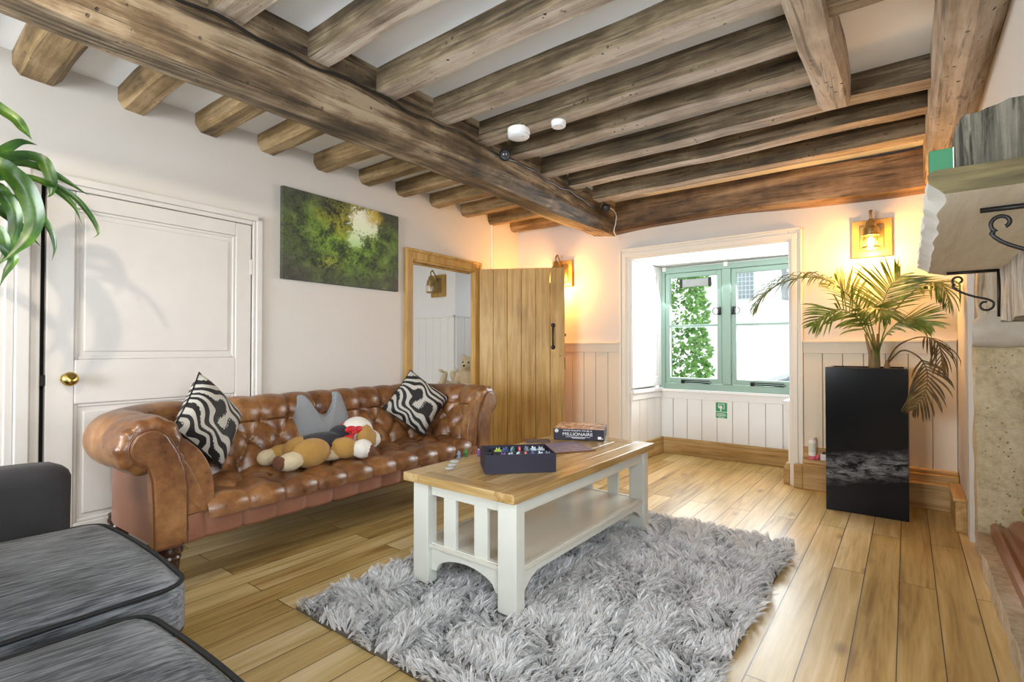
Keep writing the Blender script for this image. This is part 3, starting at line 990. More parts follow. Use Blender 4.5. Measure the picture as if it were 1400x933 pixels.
# ---- casement window
GZ0, GZ1 = 0.685, 1.965
win = MB()
YF, YB = 5.375, 5.445
win.box(-2.125, -2.055, YF, YB, GZ0, GZ1)
win.box(-0.79, -0.765, YF, YB, GZ0, GZ1)
win.box(-2.055, -0.79, YF, YB, GZ1 - 0.055, GZ1)
win.box(-2.055, -0.79, YF, YB, GZ0, GZ0 + 0.065)
win.box(-1.470, -1.385, YF, YB, GZ0 + 0.065, GZ1 - 0.055)
window1 = struct(win.build('window_1', M['green'], bevel=0.005), 'green painted casement window')
for (x0, x1) in ((-2.055, -1.470), (-1.385, -0.79)):
    s = MB()
    z0, z1 = GZ0 + 0.065, GZ1 - 0.055
    s.box(x0 + 0.003, x0 + 0.05, 5.385, 5.43, z0 + 0.003, z1 - 0.003)
    s.box(x1 - 0.05, x1 - 0.003, 5.385, 5.43, z0 + 0.003, z1 - 0.003)
    s.box(x0 + 0.05, x1 - 0.05, 5.385, 5.43, z1 - 0.05, z1 - 0.003)
    s.box(x0 + 0.05, x1 - 0.05, 5.385, 5.43, z0 + 0.003, z0 + 0.055)
    s.box(x0 + 0.05, x1 - 0.05, 5.39, 5.425, 1.335, 1.362)
    sash = s.build('sash', M['green'], window1, bevel=0.004)
    p = MB()
    p.box(x0 + 0.04, x1 - 0.04, 5.404, 5.409, z0 + 0.04, z1 - 0.04)
    p.build('pane', M['glass'], sash)
    st = MB()
    xc = (x0 + x1) / 2
    st.tube([(xc - 0.10, 5.374, z0 + 0.012), (xc + 0.16, 5.374, z0 + 0.008)], 0.006, 6)
    st.tube([(xc - 0.09, 5.378, z0 + 0.03), (xc + 0.17, 5.370, z0 + 0.028), (xc + 0.19, 5.366, z0 + 0.012), (xc + 0.16, 5.368, z0 + 0.002)], 0.005, 6)
    st.box(xc - 0.12, xc - 0.085, 5.370, 5.39, z0 - 0.002, z0 + 0.036)
    st.build('casement_stay', M['black'], sash, smooth=True)
    sg = -1 if x0 < -1.5 else 1
    xm = x1 - 0.022 if sg < 0 else x0 + 0.022
    f = MB()
    loop = [(xm - sg * 0.005, 5.372, 1.50)]
    for q in range(15):
        a = PI * 0.5 - sg * q / 14 * PI * 1.6
        loop.append((xm + sg * 0.03 + 0.034 * math.cos(a), 5.366, 1.49 + 0.034 * math.sin(a)))
    f.tube(spline(loop, 28), 0.0045, 6)
    f.box(xm - 0.012, xm + 0.012, 5.366, 5.386, 1.45, 1.53)
    f.build('fastener', M['black'], sash, smooth=True)
v = MB()
v.box(-1.87, -1.60, 5.378, 5.398, 1.755, 1.835)
vent = v.build('vent_strip', m_plain('grey_plastic', (0.36, 0.37, 0.37), 0.4), window1, bevel=0.004)
vent['label'] = 'grey vent strip across the top of the pane'
v = MB()
v.box(-1.895, -1.868, 5.374, 5.40, 1.745, 1.84)
v.box(-1.602, -1.575, 5.374, 5.40, 1.745, 1.84)
v.build('vent_end', M['blackplastic'], vent, bevel=0.003)
v = MB()
for xx in (-2.06, -1.43):
    v.box(xx - 0.02, xx + 0.02, 5.365, 5.385, GZ1 - 0.03, GZ1 + 0.015)
v.build('blind_bracket', M['whiteplastic'], window1, bevel=0.003)

# unseen windows added behind and beside the camera to house the fill lights
for nm, axis in (('window_added_rear', 'y'), ('window_added_side', 'x')):
    w = MB()
    if axis == 'y':
        a0, a1, z0, z1 = -2.85, -1.15, 0.75, 2.15
        bx = lambda p, q, r, s: w.box(p, q, -2.52, -2.45, r, s)
    else:
        a0, a1, z0, z1 = -0.55, 0.85, 0.9, 2.2
        bx = lambda p, q, r, s: w.box(0.88, 0.95, p, q, r, s)
    bx(a0, a0 + 0.06, z0, z1); bx(a1 - 0.06, a1, z0, z1); bx(a0, a1, z0, z0 + 0.06); bx(a0, a1, z1 - 0.06, z1)
    bx((a0 + a1) / 2 - 0.03, (a0 + a1) / 2 + 0.03, z0, z1)
    wo = struct(w.build(nm, M['green'], bevel=0.004))
    g = MB()
    if axis == 'y': g.box(a0 + 0.02, a1 - 0.02, -2.49, -2.485, z0 + 0.02, z1 - 0.02)
    else: g.box(0.912, 0.917, a0 + 0.02, a1 - 0.02, z0 + 0.02, z1 - 0.02)
    g.build('pane', M['glass'], wo)

# ---- fireplace masonry
def rough_block(mb, x0, x1, y0, y1, z0, z1, n=14, amp=0.008, seed=0):
    """a box with subdivided, uneven faces"""
    def disp(p):
        q = Vector(p) * 6 + Vector((seed, seed * 2, 0))
        return Vector((mnoise.noise(q), mnoise.noise(q + Vector((5, 1, 2))), mnoise.noise(q + Vector((1, 8, 3))))) * amp
    def face(o, a, c):
        nu = max(2, int(Vector(a).length / 0.04)); nv = max(2, int(Vector(c).length / 0.04))
        P = []
        for i in range(nu + 1):
            row = []
            for j in range(nv + 1):
                p = Vector(o) + Vector(a) * i / nu + Vector(c) * j / nv
                row.append(p + disp(p))
            P.append(row)
        mb.grid(P)
    dx, dy, dz = (x1 - x0, 0, 0), (0, y1 - y0, 0), (0, 0, z1 - z0)
    face((x0, y0, z0), dx, dz); face((x0, y1, z0), dx, dz); face((x0, y0, z0), dy, dz); face((x1, y0, z0), dy, dz)
    face((x0, y0, z0), dx, dy); face((x0, y0, z1), dx, dy)


b = MB()
rough_block(b, 0.30, 1.05, 3.84, 3.98, 0, 1.15, amp=0.010, seed=3)
struct(b.build('fireplace_jamb', M['limestone'], smooth='auto'), 'limestone block jamb of the fireplace')
b = MB()
rough_block(b, 0.292, 1.02, 2.0, 3.86, 0.0, 0.105, amp=0.012, seed=5)
struct(b.build('hearth', M['hearthstone'], smooth='auto'), 'raised rough edged hearth stone')
b = MB()
rough_block(b, 0.31, 0.46, 3.80, 3.98, 1.20, 1.66, amp=0.010, seed=8)
struct(b.build('fireplace_post', M['postwood'], smooth='auto'), 'short weathered timber post above the stone jamb')
# lumpy plaster ledge between jamb and post
rows = []
for i in range(22):
    x = 0.285 + 0.75 * i / 21
    row = []
    for j in range(13):
        a = PI * j / 12 - PI / 2
        lift = 0.10 * math.exp(-((x - 0.42) / 0.12) ** 2)
        q = Vector((x * 7, a * 2, 4.0))
        row.append((x, 3.83 - 0.075 * math.cos(a) + 0.012 * mnoise.noise(q), 1.185 + lift * 0.45 + (0.055 + lift * 0.55) * math.sin(a) + 0.012 * mnoise.noise(q + Vector((3, 3, 3)))))
    rows.append(row)
b = MB(); b.grid(rows)
b.box(0.30, 1.03, 3.82, 3.98, 1.13, 1.22)
struct(b.build('trim_10', m_plain('rough_lime_plaster', (0.56, 0.50, 0.42), 0.85, var=0.25, scale=12, bump=0.7, bscale=25), smooth='auto'), 'lumpy lime plaster ledge')
b = MB()
rough_block(b, 0.312, 0.62, 1.3, 2.93, 1.225, 1.66, amp=0.016, seed=11)
struct(b.build('fireplace_lintel', M['lintelwood'], smooth='auto'), 'weathered timber fireplace lintel under the mantel shelf')

# ------------------------------------------------------------------ chesterfield sofa (local x along the wall, -y into the room)
SX = 1.935
sofa = thing('chesterfield_sofa', 'long brown leather button-tufted sofa with rolled arms against the left wall', 'sofa',
             (WORG[0] + SX * math.cos(WROT), WORG[1] + SX * math.sin(WROT), 0), WROT)
XI, VB, VF, RC = 0.935, 0.40, 0.82, 0.10
segs = [('L', VF - VB - RC), ('AL', RC * PI / 2), ('B', 2 * (XI - RC)), ('AR', RC * PI / 2), ('R', VF - VB - RC)]
STOT = sum(s[1] for s in segs)


def spath(s):
    """inner base line of arms and back: position (x, v) and outward direction"""
    a = segs[0][1]
    if s < a: return (-XI, VF - s), (-1, 0)
    s -= a
    q = segs[1][1]
    if s < q:
        t = s / RC
        return (-XI + RC - RC * math.cos(t), VB + RC - RC * math.sin(t)), (-math.cos(t), -math.sin(t))
    s -= q
    if s < segs[2][1]: return (-XI + RC + s, VB), (0, -1)
    s -= segs[2][1]
    if s < q:
        t = s / RC
        return (XI - RC + RC * math.sin(t), VB + RC - RC * math.cos(t)), (math.sin(t), -math.cos(t))
    s -= q
    return (XI, VB + RC + s), (1, 0)


# profile (o outward, z) with arc length
prof = []
for i in range(16):
    t = i / 15
    prof.append((0.005 + 0.115 * t ** 1.5, 0.385 + 0.285 * t))
oc, zc_, rr = 0.225, 0.698, 0.108
for i in range(34):
    th = math.radians(166 - 252 * i / 33)
    prof.append((oc + rr * math.cos(th), zc_ + rr * math.sin(th)))
tl = [0]
for i in range(1, len(prof)):
    tl.append(tl[-1] + math.dist(prof[i], prof[i - 1]))
NT_ = 64
def prof_at(t):
    k = 0
    while k < len(tl) - 2 and tl[k + 1] < t: k += 1
    u = (t - tl[k]) / (tl[k + 1] - tl[k])
    p = (prof[k][0] + (prof[k + 1][0] - prof[k][0]) * u, prof[k][1] + (prof[k + 1][1] - prof[k][1]) * u)
    tn = (prof[k + 1][0] - prof[k][0], prof[k + 1][1] - prof[k][1])
    l = math.hypot(*tn)
    return p, (-tn[1] / l, tn[0] / l)          # normal pointing to the sitter's side / upwards


NB = 14
DS = STOT / NB
T0, DT = 0.085, 0.115


def tuft(p, q):
    """pillow height 0..1 for lattice coords, and button dip"""
    qq = max(0.0, min(1.0, q))
    a, b_ = p + qq, p - qq
    h = (abs(math.sin(PI * a)) * abs(math.sin(PI * b_))) ** 0.42
    if q > 1: h = h * (1 - 0.55 * min(1, (q - 1) / 0.9)) + 0.55 * min(1, (q - 1) / 0.9)
    dip = 0
    for k in range(3):
        qk = k * 0.5
        pk = round(p - (0.5 if k == 1 else 0)) + (0.5 if k == 1 else 0)
        d2 = ((p - pk) * DS) ** 2 + ((q - qk) * 2 * DT) ** 2
        dip += math.exp(-d2 / 0.020 ** 2)
    return h, dip


NS = 300
rows = []
capn = 5
def ring(s, inset=0.0, fwd=0.0):
    (x, v), (nx, nv) = spath(max(0.0, min(STOT, s)))
    row = []
    for j in range(NT_):
        t = tl[-1] * j / (NT_ - 1)
        (o, z), (no, nz) = prof_at(t)
        h, dip = tuft(s / DS, (t - T0) / (2 * DT))
        edge = min(1.0, min(s, STOT - s) / 0.06) if inset == 0 else 0
        edge = max(0.0, edge)
        h = h * edge + 0.75 * (1 - edge)
        pleat = 0.0
        es = min(s, STOT - s)
        if t > 0.25 and es < 0.10:
            pleat = 0.005 * math.sin(t * 95) * (1 - es / 0.10)
        fall = 1 - 0.55 * sm((t - 0.40) / 0.15)
        d = (0.036 * h * fall - 0.017 * dip * edge) + pleat - inset
        oo, zz = o + no * d, z + nz * d
        vv = v + nv * oo + fwd
        row.append((x + nx * oo, -vv, zz))
    return row
rows = []
for k in range(capn, 0, -1):
    a = k / capn * PI / 2
    rows.append(ring(0, 0.045 * (1 - math.cos(a)), 0.040 * math.sin(a)))
for i in range(NS):
    rows.append(ring(STOT * i / (NS - 1)))
for k in range(1, capn + 1):
    a = k / capn * PI / 2
    rows.append(ring(STOT, 0.045 * (1 - math.cos(a)), 0.040 * math.sin(a)))
b = MB()
b.grid(rows)
nv_ = NT_
b.f.append(tuple(range(nv_))); b.m.append(0)
b.f.append(tuple(range((len(rows) - 1) * nv_, len(rows) * nv_))); b.m.append(0)
uph = b.build('tufted_back_and_arms', M['leather'], sofa, smooth=True)
bm_ = MB(); bm_.ball((0, 0, 0), 0.0095, 8, 6)
_b0 = bm_.build('button', M['leatherdark'], uph, smooth=True)
_first = True
def button_at(parent, loc):
    global _b0, _first
    if _first: o = _b0; _first = False
    else:
        o = _b0.copy(); COL.objects.link(o)
    o.parent = parent; o.location = loc
for pk2 in range(0, 2 * NB + 1):
    for k in range(3):
        if (pk2 % 2 == 1) != (k == 1): continue
        p = pk2 / 2
        s = p * DS
        if s < 0.05 or s > STOT - 0.05: continue
        (x, v), (nx, nv) = spath(s)
        (o, z), (no, nz) = prof_at(T0 + k * DT)
        d = -0.011
        oo, zz = o + no * d, z + nz * d
        button_at(uph, (x + nx * oo, -(v + nv * oo), zz))

# outer panels
b = MB()
rows = []
for i in range(120):
    s = STOT * i / 119
    (x, v), (nx, nv) = spath(s)
    row = []
    for (o, z) in ((0.245, 0.60), (0.215, 0.585), (0.205, 0.50), (0.195, 0.38), (0.190, 0.26), (0.06, 0.258)):
        k_ = 1.0
        if abs(nx) > 1e-6 and abs(nv) > 1e-6:      # squarer corner low down
            pw_ = 2 + 7 * (0.62 - z) / 0.36
            k_ = (abs(nx) ** pw_ + abs(nv) ** pw_) ** (-1 / pw_)
            cxx, cvv = x - nx * RC, v - nv * RC
            row.append((cxx + nx * (RC + o) * k_, -(cvv + nv * (RC + o) * k_), z))
        else:
            row.append((x + nx * o, -(v + nv * o), z))
    rows.append(row)
b.grid(rows)
b.build('outer_panels', M['leatherpanel'], sofa, smooth='auto')
b = MB()
b.box(-XI - 0.02, XI + 0.02, -VF + 0.005, -VB + 0.2, 0.265, 0.37)
b.build('seat_frame', M['leatherdark'], sofa)

# arm front panels (scroll faces) with piping
for sg in (-1, 1):
    out = [(0.085, 0.255), (0.085, 0.50), (0.095, 0.585), (0.120, 0.66)]
    for i in range(19):
        th = math.radians(150 - 228 * i / 18)
        out.append((oc + 0.004 + 0.078 * math.cos(th), zc_ + 0.0 + 0.078 * math.sin(th)))
    out += [(0.236, 0.605), (0.222, 0.55), (0.216, 0.45), (0.211, 0.255)]
    pp = [(sg * (XI + o), z) for o, z in out]
    b = MB()
    b.prism(pp, 1, -(VF + 0.052), -(VF - 0.02))
    pn = b.build('arm_front_panel', M['leather'], sofa, smooth='auto', bevel=0.012, seg=3)
    b = MB()
    b.tube([(x, -(VF + 0.046), z) for x, z in pp], 0.0034, 6, closed=True)
    b.build('piping', M['leatherdark'], pn, smooth=True)

    b = MB()
    pad = [(-0.028, 0.374), (-0.034, 0.42), (-0.030, 0.50), (-0.012, 0.58), (0.022, 0.645), (0.062, 0.69), (0.115, 0.72), (0.125, 0.60), (0.10, 0.374)]
    pad = [(p.x, p.z) for p in spline([(o, 0, z) for o, z in pad], 40)]
    b.prism([(sg * (XI + o), z) for o, z in pad], 1, -(VF + 0.036), -(VF - 0.04))
    b.build('arm_pad', M['leather'], sofa, smooth='auto', bevel=0.022, seg=4)

# seat with buttons
rows = []
NX, NV = 210, 60
hw = XI - 0.002
V0, V1 = VB - 0.03, VF + 0.035
def seat_pt(x, w):
    L1 = V1 - V0
    q = ((V0 + w) - (V0 + 0.115)) / 0.23
    p = (x + XI) / (2 * XI) * 10
    qq = max(0, min(1.0, q))
    h = (abs(math.sin(PI * (p + qq))) * abs(math.sin(PI * (p - qq)))) ** 0.42
    dip = 0
    for k in range(3):
        qk = k * 0.5
        pk = round(p - (0.5 if k == 1 else 0)) + (0.5 if k == 1 else 0)
        dip += math.exp(-((((p - pk) * 0.181) ** 2 + ((q - qk) * 0.23) ** 2) / 0.022 ** 2))
    if w <= L1 - 0.035:
        v, z, nv, nz = V0 + w, 0.408, 0, 1
    else:
        a = min(PI / 2, (w - (L1 - 0.035)) / 0.045)
        ex = max(0, w - (L1 - 0.035) - 0.045 * PI / 2)
        v = V0 + L1 - 0.035 + 0.040 * math.sin(a)
        z = 0.408 - 0.040 * (1 - math.cos(a)) - ex
        nv, nz = math.sin(a), math.cos(a)
    d = 0.036 * h - 0.014 * dip
    if q > 1.0: d = 0.036 * (h * 0.6 + 0.35)
    return (x, -(v + nv * d), z + nz * d)
wmax = V1 - V0 + 0.06
for i in range(NX):
    x = -hw + 2 * hw * i / (NX - 1)
    rows.append([seat_pt(x, wmax * j / (NV - 1)) for j in range(NV)])
b = MB(); b.grid(rows)
seat = b.build('tufted_seat', M['leather'], sofa, smooth=True)
for k in range(3):
    for i in range(1, 20):
        if (i % 2 == 1) != (k == 1): continue
        x = -XI + 2 * XI * i / 20
        y = -(V0 + 0.115 + 0.23 * 0.5 * k)
        if k < 2: button_at(seat, (x, y, 0.397))

# front rail, pleated into panels
rows = []
npn = 11
for i in range(220):
    x = -(XI + 0.08) + 2 * (XI + 0.08) * i / 219
    f = ((x + XI) / (2 * XI) * npn)
    pil = abs(math.sin(PI * f)) ** 0.4
    row = []
    for j in range(9):
        t = j / 8
        z = 0.375 - 0.12 * t
        row.append((x, -(VF + 0.016 + 0.024 * pil + 0.006 * math.sin(PI * t)), z))
    row.append((x, -(VF - 0.03), 0.252))
    rows.append(row)
b = MB(); b.grid(rows)
b.build('front_rail', M['leatherpanel'], sofa, smooth=True)

legp = [(0.024, 0.0), (0.029, 0.015), (0.036, 0.11), (0.042, 0.185), (0.047, 0.197), (0.043, 0.207), (0.052, 0.216), (0.054, 0.230), (0.048, 0.240), (0.050, 0.258)]
for (x, v) in ((-XI - 0.135, VF - 0.01), (XI + 0.135, VF - 0.01), (-XI - 0.10, 0.12), (XI + 0.10, 0.12)):
    b = MB(); b.lathe(legp, 24)
    b.build('leg', M['darkleg'], sofa, smooth='auto', loc=(x, -v, 0))


# ------------------------------------------------------------------ cushions on the sofa
def pillow_mesh(w, h, t, n=26, pinch=0.06):
    mb = MB()
    for sgn in (1, -1):
        P = []
        for i in range(n + 1):
            row = []
            for j in range(n + 1):
                a, c = 2 * i / n - 1, 2 * j / n - 1
                px = a * (1 - pinch * (1 - c * c)) * w / 2
                pz = c * (1 - pinch * (1 - a * a)) * h / 2
                th = t / 2 * ((1 - a ** 4) * (1 - c ** 4)) ** 0.55
                th += 0.004 * mnoise.noise(Vector((a * 3, c * 3, sgn * 2))) * (1 - abs(a)) * 2
                row.append((px, sgn * th, pz))
            P.append(row)
        mb.grid(P)
    return mb


def wall_pt(u, off, z):
    """point given along the left wall, out from it, and height"""
    c, s = math.cos(WROT), math.sin(WROT)
    return (WORG[0] + u * c + off * s, WORG[1] + u * s - off * c, z)


def cushion(label, u, off, z, size, rotz, lean, roll):
    c = thing('scatter_cushion', label, 'cushion', wall_pt(u, off, z), (0, 0, 0))
    c.rotation_euler = (Matrix.Rotation(WROT + math.radians(rotz), 3, 'Z') @ Matrix.Rotation(math.radians(lean), 3, 'X') @ Matrix.Rotation(math.radians(roll), 3, 'Y')).to_euler()
    pm = pillow_mesh(size, size, 0.15)
    cov = pm.build('cover', M['swirl'], c, smooth=True)
    e = MB()
    n = 26
    ed = []
    for k in range(4):
        for i in range(n):
            a = -1 + 2 * i / n
            q = [(a, -1), (1, a), (-a, 1), (-1, -a)][k]
            ed.append((q[0] * (1 - 0.06 * (1 - q[1] ** 2)) * size / 2, 0, q[1] * (1 - 0.06 * (1 - q[0] ** 2)) * size / 2))
    e.tube(ed, 0.004, 6, closed=True)
    e.build('seam', M['pipingblack'], c, smooth=True)
    return c


cushion('black and silver swirl cushion stood on its corner beside the near rolled arm', 1.185, 0.47, 0.735, 0.37, 30, -14, 45)
cushion('black and silver swirl cushion resting on the sofa back nearest the doorway', 2.735, 0.42, 0.690, 0.38, -32, -18, 38)

# grey knitted crown shaped cushion
cr = thing('knitted_cushion', 'grey knitted cushion with two pointed peaks behind the plush dog', 'cushion', wall_pt(1.96, 0.47, 0.0), (0, 0, WROT))
cr.rotation_euler = (Matrix.Rotation(WROT, 3, 'Z') @ Matrix.Rotation(math.radians(-14), 3, 'X')).to_euler()
outl = [(-0.205, 0.43), (-0.21, 0.52), (-0.20, 0.64), (-0.175, 0.76), (-0.15, 0.825), (-0.125, 0.835), (-0.10, 0.80), (-0.06, 0.735), (-0.01, 0.685), (0.04, 0.70), (0.085, 0.765), (0.12, 0.83), (0.145, 0.84), (0.17, 0.80), (0.195, 0.68), (0.205, 0.55), (0.20, 0.43)]
cx = [p for p in spline([(x, 0, z) for x, z in outl], 64)]
cen = Vector((0.0, 0, 0.55))
P = []
for p in cx + [Vector((0.19, 0, 0.425)), Vector((0.1, 0, 0.42)), Vector((0, 0, 0.42)), Vector((-0.1, 0, 0.42)), Vector((-0.19, 0, 0.425))]:
    row = []
    for j in range(17):
        f = j / 8 - 1          # -1 front centre .. 0 edge .. 1 back centre
        k = 1 - abs(f)
        kk = 1 - (1 - k) ** 2 if k < 1 else 1
        q = cen + (p - cen) * (1 - abs(f) ** 1.7)
        row.append((q.x, 0.075 * math.copysign(math.sqrt(max(0, 1 - (1 - abs(f)) ** 2)), f), q.z))
    P.append(row)
b = MB(); b.grid(P, closed_u=True)
def m_knit():
    N = NT('grey_knit')
    co = N.coord()
    x, y, z = N.xyz(co)
    s = N.math('MULTIPLY', N.math('SINE', N.math('MULTIPLY', x, 720)), N.math('SINE', N.math('MULTIPLY', z, 520)))
    col = N.mix(N.math('ADD', N.math('MULTIPLY', s, 0.3), 0.5), (0.17, 0.185, 0.21), (0.36, 0.38, 0.41))
    return N.principled(color=col, rough=0.9, normal=N.bump(s, 0.4, 0.003))
b.build('cover', m_knit(), cr, smooth=True)


# ------------------------------------------------------------------ plush animals
def m_fur(name, c):
    N = NT(name)
    co = N.coord()
    n = N.noise(co, 140, 4, 0.7)
    n2 = N.noise(co, 18, 4, 0.6)
    col = N.mix(N.math('ADD', N.math('MULTIPLY', n, 0.5), N.math('MULTIPLY', n2, 0.5)), tuple(x * 0.6 for x in c), tuple(min(1, x * 1.3) for x in c))
    return N.principled(color=col, rough=0.95, sheen=0.12, normal=N.bump(N.math('ADD', n, n2), 0.6, 0.006))


FUR = {'tan': m_fur('tan_plush', (0.44, 0.25, 0.065)), 'cream': m_fur('cream_plush', (0.66, 0.56, 0.38)), 'white': m_fur('white_plush', (0.74, 0.71, 0.66)),
       'navy': m_fur('navy_plush', (0.022, 0.022, 0.034)), 'pad': m_fur('brown_paw_pad', (0.14, 0.055, 0.025)), 'red': m_plain('red_ribbon', (0.50, 0.012, 0.02), 0.5),
       'beige': m_fur('beige_plush', (0.62, 0.50, 0.34)), 'dark': m_plain('dark_bead', (0.02, 0.015, 0.012), 0.3)}


def plush_body(name, blobs, parent, voxel=0.007, smooth_it=6):
    """blobs: (centre, radii, euler degrees, fur); joined into one continuous skin"""
    mb = MB()
    inv = []
    mats = []
    for c, r, e, f in blobs:
        Mx = Matrix.Translation(c) @ Euler([math.radians(a) for a in e]).to_matrix().to_4x4()
        mb.ball((0, 0, 0), r, 20, 14, Mx)
        if f not in mats: mats.append(f)
        inv.append((Mx.inverted(), r, mats.index(f)))
    tmp = mb.build('tmp', [FUR[f] for f in mats])
    rm = tmp.modifiers.new('r', 'REMESH'); rm.mode = 'VOXEL'; rm.voxel_size = voxel
    s_ = tmp.modifiers.new('s', 'SMOOTH'); s_.iterations = smooth_it; s_.factor = 0.5
    dg = bpy.context.evaluated_depsgraph_get()
    me = bpy.data.meshes.new_from_object(tmp.evaluated_get(dg))
    bpy.data.objects.remove(tmp)
    me.name = name
    me.materials.clear()
    for f in mats: me.materials.append(FUR[f])
    for p in me.polygons:
        best, bi = 1e9, 0
        for Mi, r, k in inv:
            q = Mi @ p.center
            d = math.sqrt((q.x / r[0]) ** 2 + (q.y / r[1]) ** 2 + (q.z / r[2]) ** 2)
            d = (d - 1) * min(r)
            if d < best: best, bi = d, k
        p.material_index = bi
        p.use_smooth = True
    o = bpy.data.objects.new(name, me)
    COL.objects.link(o)
    o.parent = parent
    return o


# dog lying along the seat, head towards the doorway; local x along the sofa, -y towards the room, z from the seat top
dog = thing('plush_dog', 'big tan, white and navy plush dog with a red bow lying on the sofa', 'soft toy', wall_pt(1.80, 0.60, 0.437), (0, 0, WROT))
plush_body('body', [
    ((-0.02, 0.0, 0.085), (0.21, 0.085, 0.085), (0, 4, 0), 'navy'),
    ((-0.16, 0.02, 0.08), (0.10, 0.09, 0.08), (0, 0, 0), 'tan'),
    ((-0.16, -0.085, 0.075), (0.125, 0.062, 0.085), (0, 0, 0), 'tan'),          # haunch
    ((-0.30, -0.105, 0.052), (0.080, 0.054, 0.052), (0, 0, 12), 'cream'),        # hind foot
    ((-0.375, -0.115, 0.058), (0.022, 0.040, 0.042), (0, 0, 12), 'pad'),
    ((-0.22, 0.10, 0.06), (0.10, 0.05, 0.055), (0, 0, -10), 'tan'),
    ((-0.31, 0.11, 0.05), (0.06, 0.045, 0.048), (0, 0, 0), 'cream'),
    ((0.02, -0.06, 0.04), (0.13, 0.05, 0.04), (0, 0, 0), 'cream'),               # belly
    ((0.06, -0.105, 0.072), (0.082, 0.052, 0.065), (0, 14, -18), 'tan'),          # foreleg
    ((0.145, -0.165, 0.060), (0.064, 0.056, 0.060), (0, 0, -30), 'white'),        # forepaw
    ((0.165, -0.210, 0.052), (0.038, 0.018, 0.034), (0, 0, -20), 'pad'),
    ((0.12, 0.02, 0.12), (0.08, 0.08, 0.075), (0, 0, 0), 'navy'),
    ((0.225, -0.005, 0.135), (0.108, 0.098, 0.102), (0, 10, 0), 'white'),         # head
    ((0.305, -0.045, 0.085), (0.066, 0.064, 0.060), (0, 20, 0), 'white'),         # muzzle
    ((0.225, -0.088, 0.115), (0.066, 0.028, 0.080), (-8, 12, 0), 'tan'),          # ear
    ((0.275, -0.085, 0.105), (0.042, 0.024, 0.058), (-8, -22, 0), 'tan'),
    ((0.235, 0.085, 0.11), (0.055, 0.028, 0.075), (8, 12, 0), 'tan'),
], dog)
b = MB()
b.ball((0.135, -0.088, 0.155), (0.020, 0.016, 0.018), 12, 8)
for (dx, dz, rz) in ((-0.04, -0.028, 28), (0.035, 0.018, 20), (-0.02, 0.026, -30)):
    b.ball((0.135 + dx, -0.088, 0.150 + dz), (0.043, 0.013, 0.022), 12, 8)
for (a0, a1) in (((0.125, -0.092, 0.145), (0.075, -0.105, 0.075)), ((0.12, -0.092, 0.15), (0.055, -0.10, 0.10))):
    b.tube([a0, ((a0[0] + a1[0]) / 2, a0[1] - 0.012, (a0[2] + a1[2]) / 2), a1], [0.008, 0.015, 0.016], 8)
b.tube([(0.135 + 0.088 * math.sin(a) * 0.25, 0.01 - 0.088 * math.cos(a), 0.115 + 0.082 * math.sin(a)) for a in [2 * PI * i / 24 for i in range(24)]], 0.010, 8, closed=True)
b.build('ribbon_bow', FUR['red'], dog, smooth=True)['label'] = 'red ribbon bow at the neck'
b = MB()
b.ball((0.365, -0.06, 0.095), (0.014, 0.020, 0.014), 12, 8)
b.build('nose', FUR['dark'], dog, smooth=True)

# ------------------------------------------------------------------ forest canvas
cv = thing('canvas_picture', 'forest canvas picture of sunlit green trees hanging on the left wall', 'picture', wall_pt(2.3685, 0.0, 1.598), (0, 0, WROT))
b = MB(); b.box(-0.524, 0.524, -0.036, -0.002, 0, 0.64)
b.build('canvas', M['forest'], cv, bevel=0.003)

# ------------------------------------------------------------------ grey fabric sofa in the foreground
gs = thing('fabric_sofa', 'dark grey chenille sofa with black piped seat cushions, in front of the leather sofa arm', 'sofa', (-1.62, 0.1, 0.0))
GX, GY = -1.62, 0.1


def box_cushion(x0, x1, y0, y1, z0, z1, r=0.06, crown=0.03, n=30, wob=0.004, seed=0):
    mb = MB()
    cx, cy, cz = (x0 + x1) / 2, (y0 + y1) / 2, (z0 + z1) / 2
    hx_, hy_, hz_ = (x1 - x0) / 2, (y1 - y0) / 2, (z1 - z0) / 2
    bm = bmesh.new()
    bmesh.ops.create_cube(bm, size=2)
    bmesh.ops.subdivide_edges(bm, edges=bm.edges, cuts=n, use_grid_fill=True)
    vs = []
    for v in bm.verts:
        p = Vector((v.co.x * hx_, v.co.y * hy_, v.co.z * hz_))
        q = Vector((max(-hx_ + r, min(hx_ - r, p.x)), max(-hy_ + r, min(hy_ - r, p.y)), max(-hz_ + r * .7, min(hz_ - r * .7, p.z))))
        d = p - q
        if d.length > 1e-6:
            m_ = max(abs(d.x) / r, abs(d.y) / r, abs(d.z) / (r * .7))
            d = Vector((d.x / r, d.y / r, d.z / (r * .7))).normalized() * m_
            p = q + Vector((d.x * r, d.y * r, d.z * r * .7))
        a, c = p.x / hx_, p.y / hy_
        if p.z > 0: p.z += crown * (1 - a * a) * (1 - c * c)
        p.y += 0.02 * (1 - a * a) * (1 if p.y > 0 else -0.2) * abs(c)
        p += Vector((mnoise.noise(p * 4 + Vector((seed, 0, 0))), mnoise.noise(p * 4 + Vector((seed, 5, 0))), mnoise.noise(p * 4 + Vector((seed, 0, 7))))) * wob
        vs.append((p.x + cx, p.y + cy, p.z + cz))
    bm.verts.index_update()
    mb.add(vs, [[v.index for v in f.verts] for f in bm.faces])
    bm.free()
    return mb


